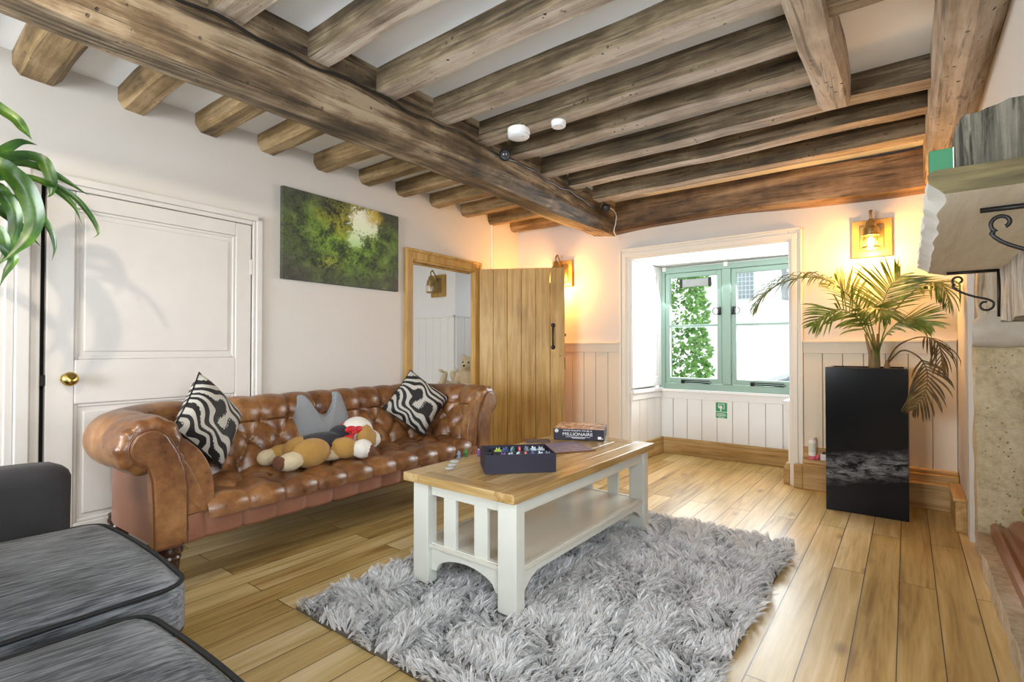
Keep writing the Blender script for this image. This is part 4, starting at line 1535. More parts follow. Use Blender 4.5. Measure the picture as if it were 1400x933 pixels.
def piping_loop(x0, x1, y0, y1, z, r, bulge=0.02):
    pts = []
    for (cx, cy, a0) in ((x1 - r, y1 - r, 0), (x0 + r, y1 - r, 90), (x0 + r, y0 + r, 180), (x1 - r, y0 + r, 270)):
        for i in range(7):
            a = math.radians(a0 + 15 * i)
            pts.append((cx + r * math.cos(a), cy + r * math.sin(a), z))
    # densify
    out = []
    for i in range(len(pts)):
        p, q = Vector(pts[i]), Vector(pts[(i + 1) % len(pts)])
        k = max(1, int((q - p).length / 0.03))
        for j in range(k):
            w = p + (q - p) * j / k
            a = (w.x - (x0 + x1) / 2) / ((x1 - x0) / 2)
            c = (w.y - (y0 + y1) / 2) / ((y1 - y0) / 2)
            w.y += bulge * (1 - a * a) * (1 if c > 0 else -0.2) * abs(c)
            out.append(tuple(w))
    return out


for nm, x0, x1, y1, sd in (('seat_cushion', -2.49, -1.645, 0.625, 1), ('seat_cushion', -1.565, -0.72, 0.485, 2)):
    X0, X1, Y0, Y1 = x0 - GX, x1 - GX, -0.30 - GY, y1 - GY
    sc_ = box_cushion(X0, X1, Y0, Y1, 0.285, 0.456, r=0.055, crown=0.022, seed=sd).build(nm, M['chenille'], gs, smooth=True)
    b = MB()
    for z in (0.442, 0.305):
        b.tube(piping_loop(X0 + 0.004, X1 - 0.004, Y0 + 0.004, Y1 - 0.004, z, 0.07), 0.0065, 8, closed=True)
    b.build('piping', M['pipingblack'], sc_, smooth=True)['label'] = 'black piped edge'
b = box_cushion(-2.55 - GX, -0.68 - GX, -0.45 - GY, 0.50 - GY, 0.10, 0.288, r=0.05, crown=0.0, seed=5, n=14)
b.build('base', M['chenille'], gs, smooth=True)
b = box_cushion(-2.55 - GX, -0.68 - GX, -0.62 - GY, -0.30 - GY, 0.10, 0.86, r=0.09, crown=0.02, seed=6, n=18)
b.build('backrest', M['charcoal'], gs, smooth=True)
for (x0, x1, ya) in ((-2.76, -2.545, 0.545), (-0.69, -0.475, 0.32)):
    b = box_cushion(x0 - GX, x1 - GX, -0.60 - GY, ya - GY, 0.08, 0.672, r=0.075, crown=0.012, seed=7, n=22)
    b.build('arm', M['charcoal'], gs, smooth=True)
for (x, y) in ((-2.68, 0.45), (-0.55, 0.25), (-2.68, -0.5), (-0.55, -0.5)):
    b = MB(); b.lathe([(0.018, 0), (0.028, 0.10)], 16)
    b.build('leg', M['darkleg'], gs, smooth='auto', loc=(x - GX, y - GY, 0))

# ------------------------------------------------------------------ coffee table
TX0, TX1, TY0, TY1 = -1.895, -1.238, 1.628, 3.055
TCX, TCY = (TX0 + TX1) / 2, (TY0 + TY1) / 2
RUGZ = 0.022
ct = thing('coffee_table', 'cream painted coffee table with an oak top and slatted ends on the shaggy rug', 'table', (TCX, TCY, RUGZ))
hw_, hl = (TX1 - TX0) / 2, (TY1 - TY0) / 2
TZ = 0.535 - RUGZ
top = MB()
fr = 0.10
top.box(-hw_, -hw_ + fr, -hl, hl, TZ - 0.040, TZ)
top.box(hw_ - fr, hw_, -hl, hl, TZ - 0.040, TZ)
np_ = 4
pw = (2 * hw_ - 2 * fr) / np_
for i in range(np_):
    top.box(-hw_ + fr + i * pw + 0.0008, -hw_ + fr + (i + 1) * pw - 0.0008, -hl + fr, hl - fr, TZ - 0.036, TZ - 0.0008)
tp = top.build('table_top', M['tabletop'], ct, bevel=0.004)
for s_ in (-1, 1):
    te = MB()
    te.box(-hw_ + fr + 0.0006, hw_ - fr - 0.0006, s_ * hl if s_ < 0 else hl - fr, -hl + fr if s_ < 0 else hl, TZ - 0.040, TZ)
    te.build('breadboard_end', M['tabletopX'], tp, bevel=0.004)
lw = 0.098
lx, ly = hw_ - 0.022, hl - 0.045
for sx in (-1, 1):
    for sy in (-1, 1):
        b = MB()
        x0, x1 = (lx - lw, lx) if sx > 0 else (-lx, -lx + lw)
        y0, y1 = (ly - 0.060, ly) if sy > 0 else (-ly, -ly + 0.060)
        b.box(x0, x1, y0, y1, 0, TZ - 0.04)
        b.build('leg', M['cream'], ct, bevel=0.004)
SHZ = 0.165
b = MB()
b.box(-lx + 0.01, lx - 0.01, -ly + 0.012, ly - 0.012, SHZ, SHZ + 0.018)
b.build('shelf', m_plain('cream_shelf', (0.68, 0.66, 0.58), 0.22, var=0.04), ct, bevel=0.003)
for sy in (-1, 1):
    b = MB()
    y0 = sy * (ly - 0.036) - 0.012
    b.box(-lx + lw, lx - lw, y0, y0 + 0.024, TZ - 0.105, TZ - 0.04)
    b.build('apron', M['cream'], ct, bevel=0.003)
    b = MB()       # arched lower rail
    o = [(-lx + lw, SHZ + 0.022), (-lx + lw, SHZ - 0.105)]
    for i in range(21):
        a = i / 20
        xx = -lx + lw + 0.03 + (2 * (lx - lw) - 0.06) * a
        o.append((xx, SHZ - 0.105 + 0.075 * math.sin(PI * a) ** 0.45))
    o += [(lx - lw, SHZ - 0.105), (lx - lw, SHZ + 0.022)]
    b.prism(o, 1, y0, y0 + 0.024)
    b.build('lower_rail', M['cream'], ct, bevel=0.002)
    for xs in (-0.093, 0.093):
        b = MB()
        b.box(xs - 0.038, xs + 0.038, y0 + 0.002, y0 + 0.022, SHZ + 0.02, TZ - 0.10)
        b.build('slat', M['cream'], ct, bevel=0.003)
for sx in (-1, 1):
    b = MB()
    x0 = sx * (lx - 0.026) - 0.011
    b.box(x0, x0 + 0.022, -ly + 0.058, ly - 0.058, TZ - 0.105, TZ - 0.04)
    b.build('apron', M['cream'], ct, bevel=0.003)
    b = MB()
    o = [(-ly + 0.058, SHZ + 0.022), (-ly + 0.058, SHZ - 0.085)]
    for i in range(25):
        a = i / 24
        o.append((-ly + 0.075 + (2 * ly - 0.15) * a, SHZ - 0.085 + 0.058 * min(1, math.sin(PI * a) * 4) ** 0.6))
    o += [(ly - 0.058, SHZ - 0.085), (ly - 0.058, SHZ + 0.022)]
    b.prism(o, 0, x0, x0 + 0.022)
    b.build('lower_rail', M['cream'], ct, bevel=0.002)

# ------------------------------------------------------------------ shaggy rug
rug = thing('shaggy_rug', 'silver grey shaggy rug under the coffee table', 'rug', (-1.30, 2.24, 0))
RX0, RX1, RY0, RY1 = -0.78, 0.79, -1.04, 1.02
b = MB(); b.box(RX0, RX1, RY0, RY1, 0.001, 0.014)
b.build('backing', m_plain('rug_backing', (0.16, 0.145, 0.13), 0.95), rug)
rng = np.random.default_rng(5)
sp = 0.0165
nx, ny = int((RX1 - RX0) / sp), int((RY1 - RY0) / sp)
gx, gy = np.meshgrid(np.linspace(RX0 + 0.005, RX1 - 0.005, nx), np.linspace(RY0 + 0.005, RY1 - 0.005, ny))
tx = (gx + rng.uniform(-.5, .5, gx.shape) * sp * 1.3).ravel()
ty = (gy + rng.uniform(-.5, .5, gy.shape) * sp * 1.3).ravel()
nt = tx.size
# keep pile shorter where the table legs press
lean_a = np.array([mnoise.noise(Vector((x * 5.5, y * 5.5, 1.0))) * 5.5 for x, y in zip(tx, ty)]) + rng.normal(0, .7, nt)
lean = np.clip(rng.normal(0.034, 0.012, nt), 0.008, 0.06)
hgt = rng.uniform(0.036, 0.058, nt)
wx, wy = tx - 1.30, ty + 2.24
for sx in (TX0 + 0.022 + lw / 2, TX1 - 0.022 - lw / 2):
    for sy in (TY0 + 0.045 + 0.03, TY1 - 0.045 - 0.03):
        near = (np.abs(wx - sx) < lw / 2 + 0.016) & (np.abs(wy - sy) < 0.030 + 0.016)
        hgt[near] *= 0.15; lean[near] *= 0.3
shade = np.clip(rng.normal(1.0, 0.16, nt), 0.6, 1.35)
K, S = 8, 4
V = np.zeros((nt, K, S, 2, 3), np.float32)
ang = rng.uniform(0, 2 * PI, (nt, K))
spread = rng.uniform(0.004, 0.017, (nt, K))
bw = rng.uniform(0.0016, 0.0030, (nt, K))
for s_ in range(S):
    t = s_ / (S - 1)
    cxp = tx[:, None] + np.cos(lean_a)[:, None] * lean[:, None] * t ** 1.4 + np.cos(ang) * spread * (0.25 + 0.75 * t)
    cyp = ty[:, None] + np.sin(lean_a)[:, None] * lean[:, None] * t ** 1.4 + np.sin(ang) * spread * (0.25 + 0.75 * t)
    czp = 0.010 + hgt[:, None] * (t * 1.15 - 0.28 * t * t) * (1 - 0.12 * (spread / 0.017)) + 0 * ang
    w_ = bw * (1.0 - 0.65 * t ** 2)
    px_, py_ = -np.sin(ang + 0.7), np.cos(ang + 0.7)
    for q, sg in ((0, -1), (1, 1)):
        V[:, :, s_, q, 0] = cxp + sg * px_ * w_
        V[:, :, s_, q, 1] = cyp + sg * py_ * w_
        V[:, :, s_, q, 2] = czp
nb_ = nt * K
base = (np.arange(nb_) * S * 2)[:, None, None]
q0 = np.array([[0, 1, 3, 2], [2, 3, 5, 4], [4, 5, 7, 6]])[None]
F = (base + q0).reshape(-1, 4).astype(np.int32)
me = bpy.data.meshes.new('pile')
me.vertices.add(nb_ * S * 2); me.vertices.foreach_set('co', V.reshape(-1))
me.loops.add(F.size); me.loops.foreach_set('vertex_index', F.reshape(-1))
me.polygons.add(len(F)); me.polygons.foreach_set('loop_start', np.arange(0, F.size, 4, dtype=np.int32))
me.polygons.foreach_set('use_smooth', np.ones(len(F), bool))
me.update()
att = me.attributes.new('tuft_tint', 'FLOAT', 'POINT')
att.data.foreach_set('value', np.repeat(shade, K * S * 2).astype(np.float32))
N = NT('grey_shag_yarn')
tn = N.n('ShaderNodeAttribute', attribute_name='tuft_tint').outputs['Fac']
ca = N.mix(N.math('MULTIPLY', N.math('SUBTRACT', tn, 0.6), 1.33, clamp=True), (0.48, 0.465, 0.46), (0.97, 0.97, 0.98))
N.principled(color=ca, rough=0.7, sheen=0.3)
me.materials.append(N.mat)
pile = bpy.data.objects.new('pile', me); COL.objects.link(pile); pile.parent = rug
pile['kind'] = 'stuff'

# ------------------------------------------------------------------ games on the coffee table
TT = 0.536


def frame_m(o, ex):
    """matrix with origin o and local x along angle ex (degrees)"""
    return Matrix.Translation(o) @ Matrix.Rotation(math.radians(ex), 4, 'Z')


navy = m_plain('navy_card', (0.009, 0.007, 0.022), 0.5)
inner = m_plain('tray_lining', (0.03, 0.03, 0.045), 0.6)
tray = thing('game_tray', 'open navy game tray full of small pieces, at the near end of the table', 'game box', (-1.545, 1.815, TT), math.radians(46.5))
TW, TD, TH = 0.335, 0.240, 0.088
b = MB()
b.box(0, TW, 0, 0.004, 0, TH); b.box(0, TW, TD - 0.004, TD, 0, TH)
b.box(0, 0.004, 0.004, TD - 0.004, 0, TH); b.box(TW - 0.004, TW, 0.004, TD - 0.004, 0, TH)
b.box(0.004, TW - 0.004, 0.004, TD - 0.004, 0, 0.004)
b.build('tray', navy, tray)
b = MB()
b.box(0.006, TW - 0.006, 0.006, TD - 0.006, 0.004, 0.052)
for yy in (0.075, 0.150):
    b.box(0.006, TW - 0.006, yy - 0.003, yy + 0.003, 0.052, 0.072)
b.box(0.050, 0.054, 0.006, TD - 0.006, 0.052, 0.074)
b.build('insert', inner, tray)['label'] = 'divided tray insert'
PC = {'blue': (0.07, 0.11, 0.27), 'slate': (0.16, 0.21, 0.27), 'ice': (0.40, 0.50, 0.58), 'red': (0.55, 0.07, 0.06), 'lime': (0.34, 0.46, 0.06), 'teal': (0.10, 0.24, 0.24),
      'silver': (0.42, 0.46, 0.47), 'plum': (0.16, 0.07, 0.22), 'green': (0.05, 0.22, 0.06)}
PM = {k_: m_plain('piece_' + k_, c_, 0.25, var=0.2, scale=60) for k_, c_ in PC.items()}


def piece(colour, loc, label, group, rot=0.0, lie=False, s=1.0):
    root = thing('game_piece', label, 'game piece', loc, rot, group)
    b_ = MB()
    b_.lathe([(0.013 * s, 0), (0.013 * s, 0.004), (0.006 * s, 0.009), (0.005 * s, 0.016)], 14)
    base_ = b_.build('base', PM[colour], root, smooth='auto')
    h = MB()
    h.prism([(-0.013 * s, 0.014), (-0.016 * s, 0.026), (-0.010 * s, 0.024), (-0.006 * s, 0.038), (0, 0.030), (0.006 * s, 0.040), (0.010 * s, 0.024), (0.016 * s, 0.027), (0.013 * s, 0.014)], 1, -0.005, 0.005)
    h.build('figure', PM[colour], root, bevel=0.0015)
    if lie: root.rotation_euler = (math.radians(62), 0, rot)
    return root


Mt = frame_m((-1.545, 1.815, TT), 46.5)
rows_ = [('lime', 'blue', 'teal', 'red', 'slate', 'ice', 'silver'), ('plum', 'ice', 'silver', 'red', 'blue', 'ice', 'slate')]
names_ = {'lime': 'lime green', 'blue': 'blue', 'teal': 'teal', 'red': 'red', 'slate': 'slate grey', 'ice': 'pale blue', 'silver': 'silver', 'plum': 'plum', 'green': 'green'}
ordw = ('first', 'second', 'third', 'fourth', 'fifth', 'sixth', 'seventh')
for ri, rw in enumerate(rows_):
    for ci, c_ in enumerate(rw):
        p = Mt @ Vector((0.080 + ci * 0.036, 0.165 if ri == 0 else 0.105, 0.0525))
        if ri == 1: p = Mt @ Vector((0.088 + ci * 0.036, 0.038, 0.0525))
        piece(c_, p, '%s game piece, %s along the %s row inside the open tray' % (names_[c_], ordw[ci], 'back' if ri == 0 else 'front'), 'game pieces in the open tray', rot=0.8 + 0.5 * ci, s=1.30)
for c_, (x, y), lb in (('slate', (-1.885, 2.000), 'slate grey game piece standing alone on the table, left of the green one'), ('green', (-1.885, 2.055), 'green game piece standing on the table between two darker pieces'),
                       ('plum', (-1.835, 2.105), 'plum game piece standing on the table against the open tray')):
    piece(c_, (x, y, TT), lb, 'loose game pieces on the table', rot=1.0 + x * 9)
cdm = m_plain('clear_disc', (0.55, 0.58, 0.58), 0.15)
for i, (x, y) in enumerate(((-1.80, 1.86), (-1.845, 1.925), (-1.76, 1.80))):
    b = MB(); b.lathe([(0.0, 0), (0.022, 0), (0.023, 0.002), (0.021, 0.004), (0.0, 0.004)], 22)
    o = b.build('game_disc', cdm, None, smooth='auto', loc=(x, y, TT))
    tag(o, 'pale game disc lying flat on the table, %s' % ('middle of three', 'beside the standing pieces', 'nearest the table corner')[i], 'game disc', 'pale discs lying on the table')


def text_obj(s, size, mat, parent, M_, name='lettering', align='CENTER', extrude=0.0003, sx=1.0):
    cu = bpy.data.curves.new('txt', 'FONT')
    cu.body = s; cu.size = size; cu.align_x = align; cu.align_y = 'CENTER'; cu.extrude = extrude
    t = bpy.data.objects.new('txt', cu); COL.objects.link(t)
    bpy.context.view_layer.update()
    me = bpy.data.meshes.new_from_object(t.evaluated_get(bpy.context.evaluated_depsgraph_get()))
    bpy.data.objects.remove(t)
    me.transform(M_ @ Matrix.Diagonal((sx, 1, 1, 1)))
    me.name = name
    me.materials.clear(); me.materials.append(mat)
    o = bpy.data.objects.new(name, me); COL.objects.link(o); o.parent = parent
    return o


lett = m_plain('white_print', (0.80, 0.80, 0.82), 0.5)
N = NT('game_box_lid_print')
co = N.coord()
nz = N.noise(co, 14, 5, 0.7, 1.5)
N.principled(color=N.ramp(nz, [(0.32, (0.10, 0.06, 0.09)), (0.45, (0.36, 0.20, 0.16)), (0.55, (0.62, 0.42, 0.26)), (0.66, (0.50, 0.44, 0.50)), (0.8, (0.75, 0.70, 0.66))]), rough=0.25)
lidm = N.mat
gb = thing('game_box', 'closed navy quiz game box with white lettering near the far end of the coffee table', 'game box', (-1.798, 2.78, TT), math.radians(23.4))
BW, BD, BH = 0.322, 0.285, 0.070
b = MB(); b.box(0.002, BW - 0.002, 0.002, BD - 0.002, 0, BH - 0.001)
b.build('box', navy, gb, bevel=0.002)
b = MB(); b.box(0.004, BW - 0.004, 0.004, BD - 0.004, BH - 0.001, BH)
b.build('lid_print', lidm, gb)['label'] = 'printed picture on the lid'
RX = Matrix.Rotation(PI / 2, 4, 'X')
text_obj('WHO WANTS TO BE A', 0.0135, lett, gb, Matrix.Translation((BW * 0.48, 0.0012, 0.0585)) @ RX, 'small_lettering', sx=1.3)
text_obj('MILLIONAIRE', 0.0275, lett, gb, Matrix.Translation((BW * 0.48, 0.0012, 0.036)) @ RX, 'title_lettering', sx=1.18)
b = MB()
for z, a0, a1 in ((0.0185, 0.25, 0.73), (0.0145, 0.36, 0.63), (0.0105, 0.38, 0.62)):
    b.box(BW * a0, BW * a1, 0.0006, 0.0022, z, z + 0.0016)
b.build('fine_print', lett, gb)
b = MB()
b.lathe([(0.0, 0), (0.0115, 0), (0.0115, 0.001), (0.0, 0.001)], 20, Matrix.Translation((0.022, 0.0015, 0.056)) @ RX)
lg = b.build('round_badge', lett, gb)
b = MB()
for z in (0.050, 0.056, 0.062):
    b.box(0.015, 0.029, 0.0000, 0.0008, z - 0.001, z + 0.001)
b.build('badge_lines', navy, lg)
b = MB(); b.box(BW - 0.040, BW - 0.018, 0.0006, 0.0022, 0.010, 0.026)
b.build('white_patch', lett, gb)
b = MB(); b.box(BW - 0.013, BW - 0.008, 0.0006, 0.0022, 0.010, 0.017)
b.build('white_mark', lett, gb)

N = NT('game_board_print')
co = N.coord()
x, y, z = N.xyz(co)
st = N.math('SINE', N.math('MULTIPLY', y, 140.0))
nn = N.noise(co, 30, 3)
ba = N.ramp(nn, [(0.4, (0.16, 0.13, 0.30)), (0.52, (0.08, 0.09, 0.22)), (0.62, (0.34, 0.16, 0.16)), (0.7, (0.40, 0.42, 0.55))], 'CONSTANT')
N.principled(color=N.mix(N.ramp(st, [(0.5, (0, 0, 0)), (0.56, (1, 1, 1))]), N.mix(0.35, ba, (0.42, 0.44, 0.62)), (0.010, 0.009, 0.035)), rough=0.35)
boardm = N.mat
rust = m_plain('rust_card', (0.22, 0.10, 0.05), 0.5)
bd = thing('game_board', 'dark striped game board lying flat in front of the closed quiz box', 'game board', (-1.545, 2.405, TT), math.radians(56.0))
b = MB(); b.box(0, 0.255, 0, 0.290, 0, 0.003)
b.build('board', rust, bd)
b = MB(); b.box(0.012, 0.243, 0.012, 0.278, 0.003, 0.0036)
b.build('printed_face', boardm, bd)['label'] = 'striped printed face'
b = MB(); b.box(0, 0.150, 0, 0.085, 0, 0.009)
o = b.build('game_card', m_plain('dark_rust_card', (0.085, 0.05, 0.05), 0.5, var=0.3, scale=30), None, loc=(-1.862, 2.575, TT), bevel=0.001)
o.rotation_euler = (0, 0, math.radians(42))
tag(o, 'small dark card packet lying between the open tray and the quiz box', 'card')

# ------------------------------------------------------------------ ceiling fittings
def detector(name, label, loc, r, h):
    t = thing(name, label, 'smoke detector', loc)
    b_ = MB(); b_.lathe([(0, 0), (r, 0), (r * 1.02, -h * 0.55), (r * 0.98, -h * 0.6), (0, -h * 0.6)], 36)
    b_.build('base', M['whiteplastic'], t, smooth='auto')
    b_ = MB(); b_.lathe([(0, -h * 0.58), (r * 0.95, -h * 0.58), (r * 0.97, -h * 0.88), (r * 0.86, -h), (r * 0.3, -h * 1.03), (0, -h * 1.03)], 36)
    c_ = b_.build('cover', m_plain('detector_cover', (0.70, 0.72, 0.76), 0.35), t, smooth='auto')
    b_ = MB(); b_.ball((r * 0.55, -r * 0.1, -h * 0.98), (r * 0.08, r * 0.08, h * 0.06), 10, 6)
    b_.build('lamp', M['blackplastic'], c_, smooth=True)
    return t


detector('smoke_detector', 'larger white smoke detector under a joist beside the main beam', (-1.83, 2.455, 2.425), 0.066, 0.052)
detector('heat_detector', 'smaller white detector under the joist, right of the larger one', (-1.575, 2.495, 2.425), 0.042, 0.040)


def spot(label, loc, grp):
    t = thing('spotlight', label, 'spotlight', loc, (0, 0, 0), grp)
    Ms_ = Matrix.Rotation(math.radians(118), 4, 'X') @ Matrix.Rotation(math.radians(30), 4, 'Y')
    b_ = MB(); b_.lathe([(0, 0.0), (0.030, 0.0), (0.038, 0.012), (0.038, 0.062), (0.034, 0.066), (0.030, 0.058), (0, 0.056)], 26, Ms_)
    hd = b_.build('head', M['blackplastic'], t, smooth='auto')
    b_ = MB(); b_.ball((0, 0, 0.057), (0.020, 0.020, 0.006), 14, 8, Ms_)
    b_.build('lens', m_plain('lens', (0.05, 0.05, 0.055), 0.08), hd, smooth=True)
    b_ = MB(); b_.tube([(0, 0.0, 0.0), (0, 0.025, 0.03), (-0.03, 0.04, 0.05)], 0.010, 8)
    b_.build('bracket', M['blackplastic'], t, smooth=True)
    return t


spot('round black fitting on the main beam under the larger smoke detector', (-2.10, 2.675, 2.402), 'black fittings on the main beam')
spot('round black fitting at the window end of the main beam', (-2.19, 4.27, 2.415), 'black fittings on the main beam')
b = MB()
b.tube(spline([(-2.195, 4.33, 2.43), (-2.215, 4.50, 2.43), (-2.235, 4.585, 2.40), (-2.245, 4.59, 2.33), (-2.262, 4.592, 2.25), (-2.265, 4.70, 2.205)], 24), 0.0045, 6)
tag(b.build('white_cable', M['whiteplastic'], None, smooth=True), 'thin white cable hanging down the end of the main beam', 'cable')
b = MB()
pts = []
for i in range(70):
    y = 0.3 + 3.9 * i / 69
    pts.append((-2.108 - 0.13 * sm((y - 2.3) / 2.4), y, 2.395 + 0.010 * math.sin(y * 9) + 0.006 * math.sin(y * 23)))
b.tube(pts, 0.0065, 6)
tag(b.build('black_cable', M['blackplastic'], None, smooth=True), 'black cable clipped along the side of the main beam', 'cable')

# ------------------------------------------------------------------ lantern wall lights
glassm = NT('lantern_glass')
_t = glassm.n('ShaderNodeBsdfTransparent', {'Color': (1.0, 0.95, 0.85, 1)}); _g = glassm.n('ShaderNodeBsdfGlossy', {'Roughness': 0.05})
_m = glassm.n('ShaderNodeMixShader', {'Fac': 0.10})
glassm.t.links.new(_t.outputs[0], _m.inputs[1]); glassm.t.links.new(_g.outputs[0], _m.inputs[2]); glassm.t.links.new(_m.outputs[0], glassm.out.inputs[0])


def wall_light(label, loc, rotz, power, color=WARM, lit=True):
    """origin on the wall at plate centre; -y points into the room"""
    t = thing('wall_lantern', label, 'wall light', loc, rotz, 'lantern wall lights')
    b_ = MB(); b_.box(-0.125, 0.125, -0.026, -0.001, -0.140, 0.140)
    pl = b_.build('back_plate', M['oakZ'], t, bevel=0.004)
    b_ = MB(); b_.box(-0.075, 0.075, -0.034, -0.026, -0.085, 0.095)
    b_.build('rear_panel', M['agedbrass'], pl, bevel=0.003)
    b_ = MB()
    b_.tube(spline([(0, -0.03, 0.05), (0, -0.07, 0.13), (0, -0.11, 0.175), (0, -0.145, 0.165), (0, -0.145, 0.12)], 22), 0.008, 8)
    b_.ball((0, -0.118, 0.182), 0.013, 12, 8)
    b_.build('arm', M['agedbrass'], t, smooth=True)
    L0 = Matrix.Translation((0, -0.145, -0.085))
    b_ = MB(); b_.lathe([(0.012, 0.205), (0.020, 0.195), (0.030, 0.180), (0.034, 0.150), (0.046, 0.140), (0.050, 0.128), (0.050, 0.095), (0.056, 0.090), (0.056, 0.082), (0.010, 0.082)], 26, L0)
    b_.build('cap', M['agedbrass'], t, smooth='auto')
    b_ = MB(); b_.lathe([(0.046, 0.0), (0.050, 0.03), (0.048, 0.06), (0.044, 0.084)], 26, L0, cap=False)
    b_.build('glass_shade', glassm.mat, t, smooth=True)
    b_ = MB(); b_.lathe([(0.048, -0.012), (0.060, -0.010), (0.060, 0.0), (0.050, 0.004), (0.046, 0.0)], 26, L0, cap=False)
    b_.build('bottom_ring', M['agedbrass'], t, smooth='auto')
    b_ = MB()
    for k_ in range(4):
        a = PI / 4 + k_ * PI / 2
        b_.tube([(0.055 * math.cos(a), 0.055 * math.sin(a), -0.004), (0.055 * math.cos(a), 0.055 * math.sin(a), 0.088)], 0.0025, 6, M=L0)
    b_.build('cage', M['agedbrass'], t, smooth=True)
    b_ = MB(); b_.ball((0, 0, 0.038), (0.024, 0.024, 0.034), 16, 10, L0)
    b_.build('bulb', M['bulb'] if lit else M['whiteplastic'], t, smooth=True)
    if lit:
        d_ = bpy.data.lights.new('lantern_light', 'POINT')
        d_.energy = power; d_.color = color; d_.shadow_soft_size = 0.045
        lo = bpy.data.objects.new('lantern_light', d_); COL.objects.link(lo)
        lo.parent = t; lo.location = (0, -0.175, -0.085)
    return t


wall_light('lit lantern wall light on an oak plate above the palm', (-0.205, 4.74, 1.945), 0, 48.0)
wall_light('lantern wall light mostly hidden behind the open oak door', (-2.935, 4.74, 1.915), 0, 48.0)
wall_light('unlit lantern wall light seen through the doorway in the next room', (-4.70, 4.62, 1.90), 0, 0, lit=False)
sl = spot('unseen round black spotlight under a ceiling joist above the grey sofa', (-1.30, -0.36, 2.40), None)
ld = bpy.data.lights.new('plant_shadow_spot', 'SPOT')  # unseen lamp set up to throw the plant's shadows on the old door
ld.energy = 85; ld.color = (1.0, 0.86, 0.66); ld.spot_size = math.radians(75); ld.spot_blend = 0.6; ld.shadow_soft_size = 0.035
lo = bpy.data.objects.new('plant_shadow_spot', ld); COL.objects.link(lo); lo.location = (-1.32, -0.30, 2.33)
lo.rotation_euler = (Vector((-3.38, 1.0, 1.25)) - Vector((-1.32, -0.30, 2.33))).to_track_quat('-Z', 'Y').to_euler()

# ------------------------------------------------------------------ green safety sign on the boarding
sg = thing('safety_sign', 'small green and white safety sign on the boarding under the window', 'sign', (-1.485, 5.402, 0.49))
b = MB(); b.box(-0.060, 0.060, -0.003, 0, -0.083, 0.083)
b.build('plate', M['signwhite'], sg)
b = MB(); b.box(-0.054, 0.054, -0.0045, -0.003, -0.012, 0.078); b.box(-0.054, 0.054, -0.0045, -0.003, -0.077, -0.018)
b.build('green_panel', M['signgreen'], sg)
b = MB()
b.box(-0.030, -0.024, -0.006, -0.0045, 0.022, 0.064); b.box(-0.030, 0.030, -0.006, -0.0045, 0.060, 0.066); b.box(0.024, 0.030, -0.006, -0.0045, 0.016, 0.064); b.box(0.012, 0.030, -0.006, -0.0045, 0.014, 0.020)
b.lathe([(0, 0), (0.017, 0), (0.017, 0.0015), (0, 0.0015)], 16, Matrix.Translation((-0.006, -0.0045, 0.032)) @ RX)
b.box(-0.012, 0.0, -0.006, -0.0045, -0.006, 0.02)
b.build('pictogram', M['signwhite'], sg)
b = MB()
for z, a in ((-0.034, 0.042), (-0.050, 0.046), (-0.066, 0.030)):
    for q in range(7):
        x0 = -a + q * 2 * a / 7
        b.box(x0, x0 + 2 * a / 7 - 0.003, -0.006, -0.0045, z - 0.004, z + 0.004)
b.build('small_print', M['signwhite'], sg)

# ------------------------------------------------------------------ planter, palm, things on the ledge
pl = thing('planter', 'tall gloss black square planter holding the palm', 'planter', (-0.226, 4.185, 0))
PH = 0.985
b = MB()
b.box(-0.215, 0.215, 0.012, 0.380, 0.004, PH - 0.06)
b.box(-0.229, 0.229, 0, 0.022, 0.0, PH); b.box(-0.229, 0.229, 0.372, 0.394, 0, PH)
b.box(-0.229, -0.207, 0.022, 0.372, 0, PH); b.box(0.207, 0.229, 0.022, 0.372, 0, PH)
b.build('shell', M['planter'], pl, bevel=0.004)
b = MB(); b.box(-0.207, 0.207, 0.022, 0.372, PH - 0.05, PH - 0.018)
b.build('soil', M['soil'], pl)

palm = thing('potted_palm', 'green palm with arching feathery fronds and some dry brown ones in the black planter', 'plant', (-0.17, 4.36, 0.967))
PO = Vector((-0.17, 4.36, 0.967))


